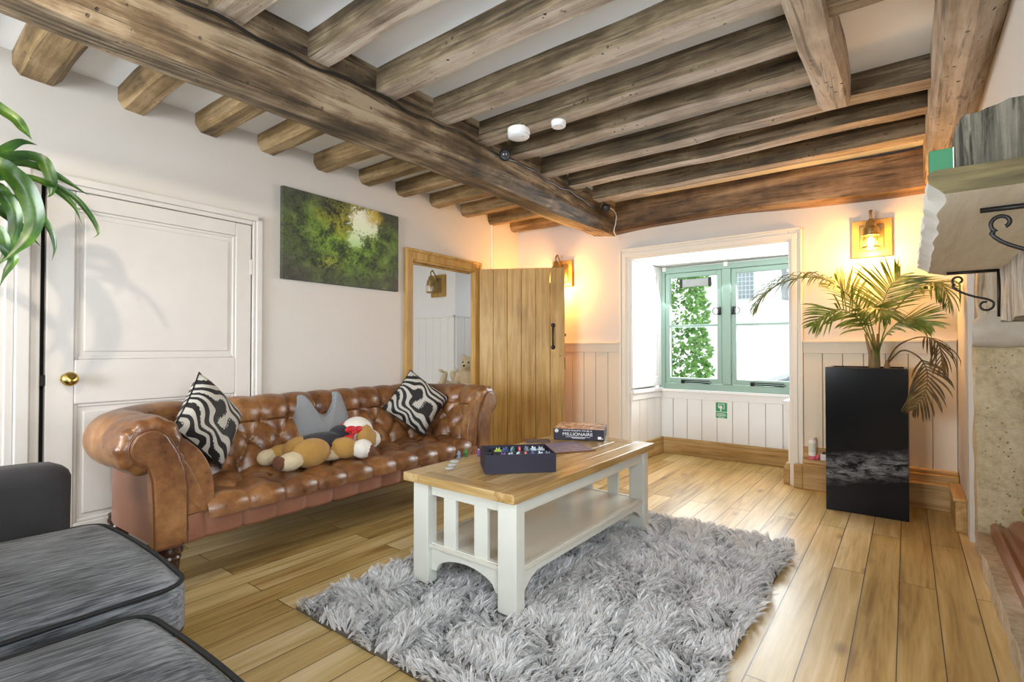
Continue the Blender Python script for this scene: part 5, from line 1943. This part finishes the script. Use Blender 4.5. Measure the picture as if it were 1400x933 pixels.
def frond(mb, spine, L0, n=26, w=0.011, droop=0.5, sidev=None, start=0.30, r0=0.006, ang=52, jit=0.12, seed=0, stem_mb=None):
    rnd = random.Random(seed)
    sp = spline(spine, 44)
    (stem_mb or mb).tube(sp, [r0 * (1 - 0.75 * i / 43) for i in range(44)], 6)
    for k_ in range(n):
        t = start + (0.985 - start) * k_ / (n - 1)
        i = min(42, int(t * 43)); p = sp[i].lerp(sp[i + 1], t * 43 - i)
        tg = (sp[min(43, i + 2)] - sp[max(0, i - 1)]).normalized()
        up = Vector((0, 0, 1))
        sd = sidev.copy() if sidev is not None else tg.cross(up)
        sd = (sd - tg * sd.dot(tg))
        if sd.length < 1e-4: sd = Vector((1, 0, 0))
        sd.normalize()
        nm_ = sd.cross(tg).normalized()
        prof_ = math.sin(PI * min(1, 0.18 + 0.82 * (t - start) / (1 - start))) ** 0.6 * (1 - 0.25 * (t - start))
        for sgn in (-1, 1):
            ln = L0 * max(0.30, prof_) * rnd.uniform(0.88, 1.1)
            a = math.radians(ang - 24 * (t - start) / (1 - start)) + rnd.uniform(-jit, jit)
            d0 = (tg * math.cos(a) + sd * sgn * math.sin(a) + nm_ * rnd.uniform(0.0, 0.25)).normalized()
            pts_, wd = [], []
            q = p.copy(); d = d0.copy()
            ns = 6
            for s in range(ns + 1):
                pts_.append(q.copy())
                f = s / ns
                wd.append(w * (0.45 + 1.6 * f) * (1 - f) ** 0.75 * 1.25 + 0.0006)
                q = q + d * (ln / ns)
                q.x = min(q.x, 0.262)
                d = (d + Vector((0, 0, -1)) * droop * f * 0.55 + Vector((rnd.uniform(-1, 1), rnd.uniform(-1, 1), 0)) * 0.02).normalized()
            vs, fs = [], []
            for s in range(ns + 1):
                tt = (pts_[min(ns, s + 1)] - pts_[max(0, s - 1)]).normalized()
                wv = tt.cross(nm_ + Vector((0, 0, 0.4)))
                if wv.length < 1e-4: wv = sd
                wv.normalize()
                fold = tt.cross(wv).normalized()
                vs += [tuple(pts_[s] - wv * wd[s] - PO), tuple(pts_[s] + fold * wd[s] * 0.35 - PO), tuple(pts_[s] + wv * wd[s] - PO)]
            for s in range(ns):
                o_ = s * 3
                fs += [(o_, o_ + 1, o_ + 4, o_ + 3), (o_ + 1, o_ + 2, o_ + 5, o_ + 4)]
            mb.add(vs, fs)


def make_frond(spine, mat, label=None, **k):
    mb = MB(); st_ = MB()
    frond(mb, spine, stem_mb=st_, **k)
    o = mb.build('frond', mat, palm, smooth='auto', angle=80)
    st_.v = [(v_[0] - PO.x, v_[1] - PO.y, v_[2] - PO.z) for v_ in st_.v]
    st_.build('leaf_stalk', M['palm'] if mat is M['palm'] else M['drypalm'], o, smooth=True)
    if label: o['label'] = label


V3 = Vector
make_frond([(-.18, 4.36, 1.0), (-.18, 4.36, 1.11), (-.24, 4.34, 1.35), (-.37, 4.3, 1.54), (-.52, 4.26, 1.625), (-.70, 4.22, 1.61), (-.83, 4.2, 1.53), (-.90, 4.18, 1.42)], M['palm'], L0=0.32, n=32, droop=1.7, start=0.42, sidev=V3((0.15, 1, 0)), seed=1, w=0.0062)
make_frond([(-.18, 4.36, 1.0), (-.18, 4.34, 1.11), (-.22, 4.28, 1.22), (-.27, 4.2, 1.32), (-.35, 4.1, 1.38), (-.43, 4.02, 1.345), (-.50, 3.98, 1.27)], M['palm'], L0=0.244, n=22, droop=0.5, start=0.38, sidev=V3((0.75, 0.65, 0.1)), seed=2, w=0.0066)
make_frond([(-.16, 4.36, 1.0), (-.165, 4.32, 1.12), (-.19, 4.24, 1.27), (-.20, 4.12, 1.365), (-.15, 4.0, 1.37), (-.08, 3.92, 1.31)], M['palm'], L0=0.244, n=24, droop=0.8, start=0.40, sidev=V3((0.95, 0.5, 0.05)), seed=3, w=0.0066)
make_frond([(-.16, 4.37, 1.0), (-.155, 4.38, 1.12), (-.15, 4.38, 1.28), (-.13, 4.36, 1.42), (-.09, 4.32, 1.53), (-.03, 4.28, 1.60)], M['palm'], L0=0.305, n=26, droop=0.25, start=0.52, sidev=V3((1, 0.3, -0.35)), seed=4, w=0.0048, ang=62)
make_frond([(-.15, 4.36, 1.0), (-.15, 4.38, 1.12), (-.10, 4.36, 1.3), (-.03, 4.33, 1.42), (.06, 4.29, 1.51), (.14, 4.22, 1.535), (.19, 4.16, 1.49), (.205, 4.12, 1.38)], M['palm'], L0=0.23, n=20, droop=1.7, start=0.55, sidev=V3((0.4, 1, 0.3)), seed=5, w=0.0066)
make_frond([(-.16, 4.37, 1.0), (-.15, 4.34, 1.11), (-.11, 4.30, 1.21), (-.04, 4.24, 1.285), (.05, 4.18, 1.30), (.12, 4.13, 1.26)], M['palm'], L0=0.220, n=20, droop=0.3, start=0.40, sidev=V3((0.5, 0.5, 0.9)), seed=6, w=0.0062)
make_frond([(-.18, 4.38, 1.0), (-.20, 4.42, 1.15), (-.26, 4.46, 1.35), (-.34, 4.50, 1.52), (-.42, 4.53, 1.62)], M['palm'], L0=0.244, n=18, droop=0.5, start=0.50, sidev=V3((1, 0.4, 0)), seed=8, w=0.0062)
make_frond([(-.12, 4.38, 0.99), (-.06, 4.34, 1.12), (.03, 4.29, 1.18), (.11, 4.22, 1.185), (.16, 4.17, 1.13), (.17, 4.14, 1.00)], M['drypalm'], 'dry brown frond', L0=0.21, n=14, droop=2.2, start=0.55, sidev=V3((0.8, 0.9, 0)), seed=11, w=0.0055)
make_frond([(-.12, 4.38, 0.99), (-.03, 4.33, 1.10), (.06, 4.24, 1.06), (.10, 4.18, 0.96), (.085, 4.15, 0.83), (.03, 4.14, 0.73)], M['drypalm'], 'dry brown frond hanging over the planter', L0=0.207, n=16, droop=1.2, start=0.45, sidev=V3((1, 0.3, 0.3)), seed=12, w=0.006)
b = MB()
b.lathe([(0.024, 0.0), (0.027, 0.03), (0.021, 0.07), (0.014, 0.11), (0.006, 0.15)], 14, Matrix.Translation((-0.012, 0.0, 0)))
for (dx, tx_) in ((-0.02, -0.05), (0.018, 0.02), (0.0, -0.01)):
    b.tube([(dx - 0.01, 0, 0), (dx - 0.01, 0, 0.10), (tx_ - 0.01, -0.01, 0.25)], [0.016, 0.014, 0.006], 8)
b.build('trunk', M['palmstem'], palm, smooth=True)
b = MB()
b.lathe([(0.020, 0.0), (0.017, 0.03), (0.009, 0.06), (0.004, 0.07)], 12, Matrix.Translation((0.06, 0.01, 0)))
b.build('cut_stump', M['palmstem'], palm, smooth=True)

bo = thing('spray_bottle', 'white cylindrical bottle with a pink base on the oak skirting ledge', 'bottle', (-0.60, 4.682, 0.238))
b = MB(); b.lathe([(0.026, 0.012), (0.027, 0.03), (0.027, 0.150), (0.020, 0.156), (0, 0.156)], 22)
b.build('bottle_body', M['whiteplastic'], bo, smooth='auto')
b = MB(); b.lathe([(0, 0), (0.027, 0), (0.0275, 0.03), (0.026, 0.032)], 22, cap=False)
b.build('pink_base', m_plain('pink_plastic', (0.55, 0.10, 0.17), 0.4), bo, smooth='auto')
b = MB(); b.lathe([(0.024, 0.150), (0.024, 0.172), (0.020, 0.176), (0, 0.176)], 22)
b.build('cap', m_plain('grey_cap', (0.62, 0.62, 0.62), 0.4), bo, smooth='auto')
b = MB(); b.lathe([(0.0276, 0.06), (0.0276, 0.13)], 22, cap=False)
b.build('wrap_label', m_plain('pale_label', (0.62, 0.66, 0.60), 0.5, var=0.15, scale=80), bo, smooth='auto')
ph = thing('small_packet', 'small white packet with a black end between the bottle and the planter', 'packet', (-0.50, 4.682, 0.238))
b = MB(); b.box(-0.045, 0.040, -0.018, 0.018, 0, 0.052)
b.build('packet', m_plain('packet_white', (0.72, 0.72, 0.74), 0.4, var=0.25, scale=40), ph, bevel=0.008)
b = MB(); b.box(-0.030, 0.030, -0.015, 0.015, 0.052, 0.068)
b.build('black_top', M['blackplastic'], ph, bevel=0.004)
b = MB(); b.ball((0, 0, 0.022), (0.016, 0.016, 0.022), 14, 10)
o = b.build('pink_pot', m_plain('pink_pot', (0.50, 0.09, 0.14), 0.4), None, smooth=True, loc=(-0.563, 4.672, 0.238))
tag(o, 'tiny pink pot tucked between the bottle and the white packet', 'pot')

# ------------------------------------------------------------------ strap-leaved plant at the left
sp_ = thing('strap_leaf_plant', 'tall green strap-leaved houseplant arching in from the left in front of the old door', 'plant', (-3.12, 0.06, 0))
SO = Vector((-3.12, 0.06, 0))
b = MB(); b.lathe([(0.10, 0), (0.13, 0.02), (0.15, 0.26), (0.16, 0.27), (0.15, 0.28), (0.135, 0.27), (0.12, 0.22), (0, 0.22)], 28)
b.build('pot', m_plain('glazed_pot', (0.30, 0.27, 0.23), 0.3), sp_, smooth='auto')
b = MB(); b.tube([(0, 0, 0.2), (0.02, 0.0, 0.7), (0.0, 0.02, 1.2), (0.03, 0.02, 1.60)], [0.026, 0.022, 0.02, 0.014], 12)
b.build('stem', M['palmstem'], sp_, smooth=True)
LEAVES = {
    'A': ([(-3.1, .08, 1.62), (-3.0, .2, 1.95), (-2.9, .30, 2.10), (-2.85, .41, 2.05), (-2.85, .45, 2.01), (-2.85, .475, 1.975)], 0.030),
    'B': ([(-3.1, .08, 1.6), (-2.9, .22, 1.72), (-2.75, .34, 1.82), (-2.75, .39, 1.885), (-2.75, .43, 1.925), (-2.75, .475, 1.93)], 0.034),
    'C': ([(-3.1, .08, 1.58), (-2.85, .20, 1.73), (-2.7, .32, 1.80), (-2.7, .38, 1.835), (-2.7, .44, 1.86), (-2.7, .485, 1.85), (-2.7, .51, 1.79), (-2.7, .51, 1.735), (-2.7, .495, 1.715)], 0.034),
    'D': ([(-3.1, .08, 1.6), (-2.8, .22, 1.78), (-2.65, .33, 1.79), (-2.65, .39, 1.76), (-2.65, .43, 1.71), (-2.65, .455, 1.62), (-2.65, .44, 1.54), (-2.65, .40, 1.48), (-2.65, .35, 1.42)], 0.046),
    'E': ([(-3.1, .08, 1.6), (-2.85, .26, 1.74), (-2.75, .38, 1.78), (-2.75, .46, 1.79), (-2.75, .52, 1.77), (-2.75, .59, 1.71), (-2.75, .62, 1.63)], 0.020),
    'F': ([(-3.1, .08, 1.6), (-2.85, .28, 1.73), (-2.7, .41, 1.77), (-2.7, .51, 1.77), (-2.7, .58, 1.735), (-2.7, .62, 1.69), (-2.7, .65, 1.64), (-2.7, .66, 1.60), (-2.7, .64, 1.58)], 0.015),
    'G': ([(-3.1, .08, 1.58), (-2.9, .24, 1.72), (-2.8, .35, 1.74), (-2.8, .39, 1.71), (-2.8, .42, 1.65), (-2.8, .42, 1.57), (-2.8, .39, 1.47), (-2.8, .35, 1.42)], 0.034),
    'H': ([(-3.1, .08, 1.6), (-2.95, .34, 1.74), (-2.9, .48, 1.72), (-2.9, .52, 1.67), (-2.9, .55, 1.61), (-2.9, .56, 1.55), (-2.9, .55, 1.49)], 0.016),
    'I': ([(-3.1, .08, 1.56), (-2.85, .24, 1.64), (-2.75, .36, 1.57), (-2.75, .39, 1.50), (-2.75, .41, 1.46), (-2.75, .39, 1.41), (-2.75, .37, 1.35)], 0.026),
    'J': ([(-3.1, .08, 1.6), (-3.0, -.05, 1.9), (-2.85, -.15, 2.0), (-2.7, -.22, 1.9)], 0.034),
    'K': ([(-3.1, .08, 1.6), (-3.14, .30, 1.85), (-3.16, .52, 1.95), (-3.16, .74, 1.86)], 0.034),
    'L': ([(-3.1, .08, 1.6), (-3.12, .26, 1.74), (-3.14, .42, 1.72), (-3.14, .56, 1.58)], 0.034),
    'N': ([(-3.1, .08, 1.6), (-3.05, .0, 1.95), (-3.02, .0, 2.15), (-2.95, .05, 2.28)], 0.034),
}
for key, (ps, wmx) in LEAVES.items():
    n_ = 34
    sp2 = spline(ps, n_)
    rws = []
    for i in range(n_):
        t = i / (n_ - 1)
        tg = (sp2[min(n_ - 1, i + 1)] - sp2[max(0, i - 1)]).normalized()
        side = tg.cross(Vector((0.80, -0.5, 0.45)).normalized())
        if side.length < 1e-3: side = Vector((0, 0, 1))
        side.normalize()
        nr = side.cross(tg)
        w_ = 0.78 * wmx * (0.25 + 0.75 * math.sin(PI * min(1, 0.12 + t * 0.9)) ** 0.8) * min(1, (1 - t) * 5 + 0.02)
        c0 = sp2[i] - SO
        rws.append([c0 + side * w_ * e + nr * (abs(e) ** 1.5) * w_ * 0.35 for e in (-1, -0.6, -0.2, 0, 0.2, 0.6, 1)])
    b = MB(); b.grid(rws)
    b.build('leaf', M['strap'], sp_, smooth=True)

# ------------------------------------------------------------------ mantel shelf and what stands on it
ms = thing('mantel_shelf', 'thick pale timber mantel shelf with a rough waney edge on iron scroll brackets', 'shelf', (0.06, 1.44, 1.45))
b = MB()
ny_ = 70
P = []
for i in range(ny_):
    t = i / (ny_ - 1)
    y = 1.63 * t
    rnd_ = 0.055 * sm((t - 0.90) / 0.10)
    n1_ = 0.012 * mnoise.noise(Vector((y * 7, 0, 0)))
    xb = 0.006 + 0.012 * t + n1_ + rnd_
    xm = -0.020 + 0.010 * mnoise.noise(Vector((y * 9, 2, 0))) + rnd_ * 1.6
    xt = -0.022 + 0.008 * mnoise.noise(Vector((y * 11, 5, 0))) + rnd_ * 2.2
    P.append([(xb, y, 0.0), (xb - 0.008 + 0.006 * mnoise.noise(Vector((y * 25, 1, 1))), y, 0.010), (xm, y, 0.026), (xt, y, 0.046), (xt + 0.012, y, 0.054)])
b.grid(P)
edge = b.build('waney_edge', M['slabedge'], ms, smooth='auto', angle=25)
edge['label'] = 'rough white live edge'
b = MB()
P1 = [[p[0], (0.262, p[0][1], 0.0)] for p in P]
P2 = [[p[4], (0.262, p[4][1], 0.054)] for p in P]
b.grid(P1); b.grid(P2)
e_ = [Vector(q) for q in P[-1]]
b.add([tuple(q) for q in P[-1]] + [(0.262, 1.63, 0.054), (0.262, 1.63, 0.0)], [(0, 1, 2, 3, 4, 5, 6)])
b.build('board', M['slab'], ms)
b = MB()
b.add([tuple(q) for q in P[0]] + [(0.262, 0, 0.054), (0.262, 0, 0.0)], [(0, 1, 2, 3, 4, 5, 6)])
en = b.build('cut_end', M['slabend'], ms)
en['label'] = 'dark sawn end grain'
for y0 in (0.20, 1.50):
    b = MB()
    X_ = lambda x, z: (x, y0, z)
    b.tube([X_(0.080, -0.006), X_(0.250, -0.006)], 0.006, 8)
    b.tube([X_(0.246, -0.002), X_(0.246, -0.20)], 0.006, 8)
    s1 = [X_(0.118 + 0.022 * math.cos(a) * (0.45 + 0.55 * k_ / 16), -0.040 + 0.022 * math.sin(a) * (0.45 + 0.55 * k_ / 16)) for k_, a in [(k_, math.radians(-60 + 300 * k_ / 16)) for k_ in range(17)]]
    s2 = [X_(0.205 + 0.026 * math.cos(a) * (1 - 0.5 * k_ / 16), -0.150 + 0.026 * math.sin(a) * (1 - 0.5 * k_ / 16)) for k_, a in [(k_, math.radians(30 - 320 * k_ / 16)) for k_ in range(17)]]
    mid = [X_(0.098, -0.062), X_(0.120, -0.086), X_(0.165, -0.110), X_(0.210, -0.125)]
    b.tube(spline(s1 + mid + s2, 90), 0.0045, 8)
    b.build('scroll_bracket', M['black'], ms, smooth=True)

gt = MB()
rows = []
for i in range(24):
    x = 0.2 * i / 23
    topz = 0.125 + 0.040 * (x / 0.2) + 0.006 * mnoise.noise(Vector((x * 40, 0, 0))) - 0.022 * max(0, 1 - x / 0.02) ** 2
    ring_ = []
    for (y, z) in ((0, 0), (0, topz * .25), (0, topz * 0.5), (0, topz * 0.75), (0, topz), (0.05, topz + 0.003), (0.10, topz), (0.10, topz * 0.5), (0.10, 0)):
        ring_.append((x, y + (0.004 * mnoise.noise(Vector((x * 90, z * 8, 3))) if y == 0 else 0), z))
    rows.append(ring_)
gt.grid(rows, closed_v=True)
gt.f.append(tuple(range(9))); gt.m.append(0)
gt.f.append(tuple(range(23 * 9, 24 * 9))); gt.m.append(0)
o = gt.build('timber_block', M['greytimber'], None, smooth='auto', loc=(0.089, 1.505, 1.5045))
tag(o, 'weathered dark grey timber block standing on the mantel shelf', 'timber block')
gb2 = thing('green_box', 'small bright green box standing on the mantel shelf beside the grey timber block', 'box', (0.043, 1.51, 1.5045))
b = MB(); b.box(0, 0.042, 0, 0.03, 0, 0.064)
b.build('box', m_plain('bright_green', (0.0, 0.095, 0.030), 0.6), gb2, bevel=0.001)
b = MB(); b.box(0.042, 0.0435, 0, 0.03, 0, 0.064)
b.build('pale_edge', M['whiteplastic'], gb2)

# ------------------------------------------------------------------ fender on the hearth
fe = thing('hearth_fender', 'brown metal stepped fender with a brass rail standing on the hearth stone', 'fender', (0.385, 2.3, 0.105))
b = MB()
b.prism([(-0.035, 0.0), (-0.035, 0.055), (-0.018, 0.072), (0.010, 0.050), (0.030, 0.050), (0.050, 0.085), (0.075, 0.10), (0.10, 0.10), (0.10, 0.0)], 1, 0, 1.50)
b.build('moulded_base', M['copper'], fe, bevel=0.004)
b = MB()
b.tube([(0.12, 0.02, 0.15), (0.12, 1.46, 0.15)], 0.017, 14)
b.build('rail', M['copper'], fe, smooth=True)
for y in (0.06, 1.44):
    b = MB(); b.lathe([(0.035, 0.10), (0.02, 0.11), (0.016, 0.13), (0.036, 0.145), (0.042, 0.162), (0.036, 0.180), (0.012, 0.19), (0, 0.192)], 22, Matrix.Translation((0.12, y, 0)))
    b.build('rail_post', M['brass'], fe, smooth=True)

# ------------------------------------------------------------------ next room: window seat with teddy bears
b = MB()
b.box(-5.42, -3.76, 4.16, 4.582, 0, 0.60)
bench = b.build('window_seat', M['whitepaint'], None, bevel=0.006)
tag(bench, 'white boxed bench in the next room carrying the teddy bears', 'bench')


def bear(label, loc, rotz, fur, s=1.0, lying=False):
    t = thing('teddy_bear', label, 'soft toy', loc, rotz, 'teddy bears in the next room')
    bl = [((0, 0, 0.11), (0.085, 0.075, 0.11), (0, 0, 0), fur), ((0, -0.01, 0.265), (0.078, 0.07, 0.072), (0, 0, 0), fur), ((0, -0.075, 0.25), (0.036, 0.034, 0.030), (0, 0, 0), 'cream'),
          ((-0.06, 0, 0.33), (0.03, 0.018, 0.03), (0, 0, 0), fur), ((0.06, 0, 0.33), (0.03, 0.018, 0.03), (0, 0, 0), fur),
          ((-0.10, -0.03, 0.14), (0.035, 0.035, 0.085), (0, 28, 0), fur), ((0.10, -0.03, 0.14), (0.035, 0.035, 0.085), (0, -28, 0), fur),
          ((-0.07, -0.12, 0.045), (0.042, 0.10, 0.044), (0, 0, 22), fur), ((0.07, -0.12, 0.045), (0.042, 0.10, 0.044), (0, 0, -22), fur),
          ((-0.105, -0.215, 0.055), (0.042, 0.022, 0.052), (0, 0, 22), 'cream'), ((0.105, -0.215, 0.055), (0.042, 0.022, 0.052), (0, 0, -22), 'cream')]
    bl = [(tuple(x * s for x in c), tuple(x * s for x in r), e, f) for c, r, e, f in bl]
    plush_body('body', bl, t, voxel=0.010 * s, smooth_it=3)
    e_ = MB()
    for dx in (-0.028, 0.028):
        e_.ball((dx * s, -0.072 * s, 0.285 * s), 0.009 * s, 8, 6)
    e_.build('eyes', FUR['dark'], t, smooth=True)
    e_ = MB(); e_.ball((0, -0.108 * s, 0.255 * s), (0.013 * s, 0.009 * s, 0.010 * s), 8, 6)
    e_.build('nose', FUR['dark'], t, smooth=True)
    return t


bear('beige teddy bear half hidden by the right jamb of the doorway', (-3.985, 4.40, 0.602), math.radians(14), 'beige', 1.24)
b2 = bear('cream teddy bear lying on its back on the white bench in the doorway', (-4.24, 4.34, 0.668), 0, 'cream', 0.85)
b2.rotation_euler = (math.radians(-90), 0, math.radians(60))

# ------------------------------------------------------------------ outside the window
b = MB(); b.box(-12, 8, 5.56, 22, -0.35, -0.25)
struct(b.build('ground_outside', m_plain('pale_gravel', (0.62, 0.60, 0.56), 0.9, var=0.15, scale=20)))
hs = thing('white_building', 'bright white rendered building across the yard', 'building', (-1.0, 10.5, -0.25))
b = MB(); b.box(-7, 6, 0, 0.6, 0, 6.0)
b.build('facade', m_plain('white_render', (0.85, 0.84, 0.82), 0.8, var=0.05), hs)
fw_ = MB()
fw_.box(-1.70, -1.28, -0.03, 0.02, 2.30, 3.05)
wf = fw_.build('window', m_plain('dark_window_glass', (0.20, 0.23, 0.24), 0.15), hs)
fw_ = MB()
for q in range(7):
    fw_.box(-1.70 + q * 0.07 - 0.004, -1.70 + q * 0.07 + 0.004, -0.04, -0.025, 2.30, 3.05)
for q in range(10):
    fw_.box(-1.70, -1.28, -0.04, -0.025, 2.30 + q * 0.083 - 0.004, 2.30 + q * 0.083 + 0.004)
fw_.build('lattice', m_plain('pale_lead', (0.6, 0.62, 0.62), 0.5), wf)
b = MB()
rough_block(b, -0.80, 0.60, -0.10, 0.0, 2.25, 3.0, amp=0.03, seed=20)
b.build('stone_panel', m_stone('grey_stone', (0.16, 0.17, 0.17), (0.30, 0.31, 0.31), (0.46, 0.47, 0.46), 0.6), hs)
b = MB(); b.box(-0.30, 0.30, -0.06, 0, 1.28, 1.34); b.box(-2.1, -1.5, -0.06, 0, 0.62, 0.65)
b.build('ledge', m_plain('grey_ledge', (0.35, 0.35, 0.34), 0.7), hs)


def leafy(name, label, loc, crown, count, size, mat, seed, stemh):
    t = thing(name, label, 'shrub', loc)
    rn = np.random.default_rng(seed)
    vs, fs = [], []
    for k_ in range(count):
        z = rn.random()
        rad = crown[0] * (0.55 + 0.45 * math.sin(PI * min(1, 0.15 + z * 0.85))) * (1 + 0.28 * mnoise.noise(Vector((z * 9, seed, 0))))
        a = rn.random() * 2 * PI
        r_ = rad * (1 - 0.45 * rn.random() ** 2) * (1 + 0.35 * mnoise.noise(Vector((math.cos(a) * 1.5, math.sin(a) * 1.5, z * 6 + seed))))
        c_ = Vector((r_ * math.cos(a), r_ * math.sin(a), stemh + z * crown[1]))
        d_ = Vector((math.cos(a) + rn.normal(0, .5), math.sin(a) + rn.normal(0, .5), rn.normal(0.1, .6))).normalized()
        s_ = d_.cross(Vector((rn.normal(), rn.normal(), rn.normal()))).normalized()
        L_ = size * rn.uniform(0.6, 1.3)
        n0 = len(vs)
        vs += [tuple(c_), tuple(c_ + d_ * L_ * .5 + s_ * L_ * .30), tuple(c_ + d_ * L_), tuple(c_ + d_ * L_ * .5 - s_ * L_ * .30)]
        fs.append((n0, n0 + 1, n0 + 2, n0 + 3))
    b_ = MB(); b_.add(vs, fs)
    me_ = bpy.data.meshes.new('foliage'); me_.from_pydata(vs, [], fs); me_.materials.append(mat)
    o_ = bpy.data.objects.new('foliage', me_); COL.objects.link(o_); o_.parent = t
    b_ = MB(); b_.tube([(0, 0, 0), (0.03, 0, stemh), (0, 0.02, stemh + crown[1] * .8)], [0.05, 0.04, 0.01], 8)
    b_.build('stem', M['palmstem'], t, smooth=True)
    return t


leafy('garden_shrub', 'tall bright green leafy shrub outside the left casement', (-2.62, 7.0, -0.25), (0.52, 2.95), 6000, 0.085, M['shrub'], 3, 0.3)
leafy('roof_shrub', 'green bush above the stone panel outside the right casement', (-0.85, 10.1, 2.6), (0.55, 0.6), 1200, 0.10, M['shrub'], 9, 0.1)
b = MB(); b.box(-1.6, 0.4, 9.7, 10.37, 2.40, 2.58)
tag(b.build('stone_ledge', m_plain('ledge_stone', (0.55, 0.54, 0.52), 0.8)), 'stone ledge carrying the bush across the yard', 'ledge')

# parked car, only its tail corner shows
car = thing('parked_car', 'dark grey parked car at the lower corner of the right casement', 'car', (-0.45, 8.6, -0.25), math.radians(8))
b = MB()
sect = [(-1.35, 0.30), (-1.38, 0.62), (-1.30, 0.86), (-0.95, 0.96), (-0.55, 1.36), (0.55, 1.40), (1.05, 1.02), (1.85, 0.90), (2.0, 0.62), (1.98, 0.30)]
b.prism(sect, 1, -0.78, 0.78)
b.build('body', m_plain('car_paint', (0.14, 0.15, 0.16), 0.2, metal=0.4), car, bevel=0.07, seg=4, smooth='auto')
b = MB()
b.prism([(-0.90, 0.99), (-0.54, 1.33), (0.50, 1.36), (0.92, 1.04)], 1, -0.792, 0.792)
b.build('side_glass', m_plain('car_glass', (0.35, 0.40, 0.42), 0.05), car, bevel=0.02)
for x in (-0.85, 1.35):
    for y in (-0.74, 0.74):
        b = MB(); b.lathe([(0.0, -0.09), (0.30, -0.09), (0.32, -0.05), (0.32, 0.05), (0.30, 0.09), (0, 0.09)], 24, Matrix.Translation((x, y, 0.32)) @ RX)
        b.build('wheel', M['blackplastic'], car, smooth='auto')
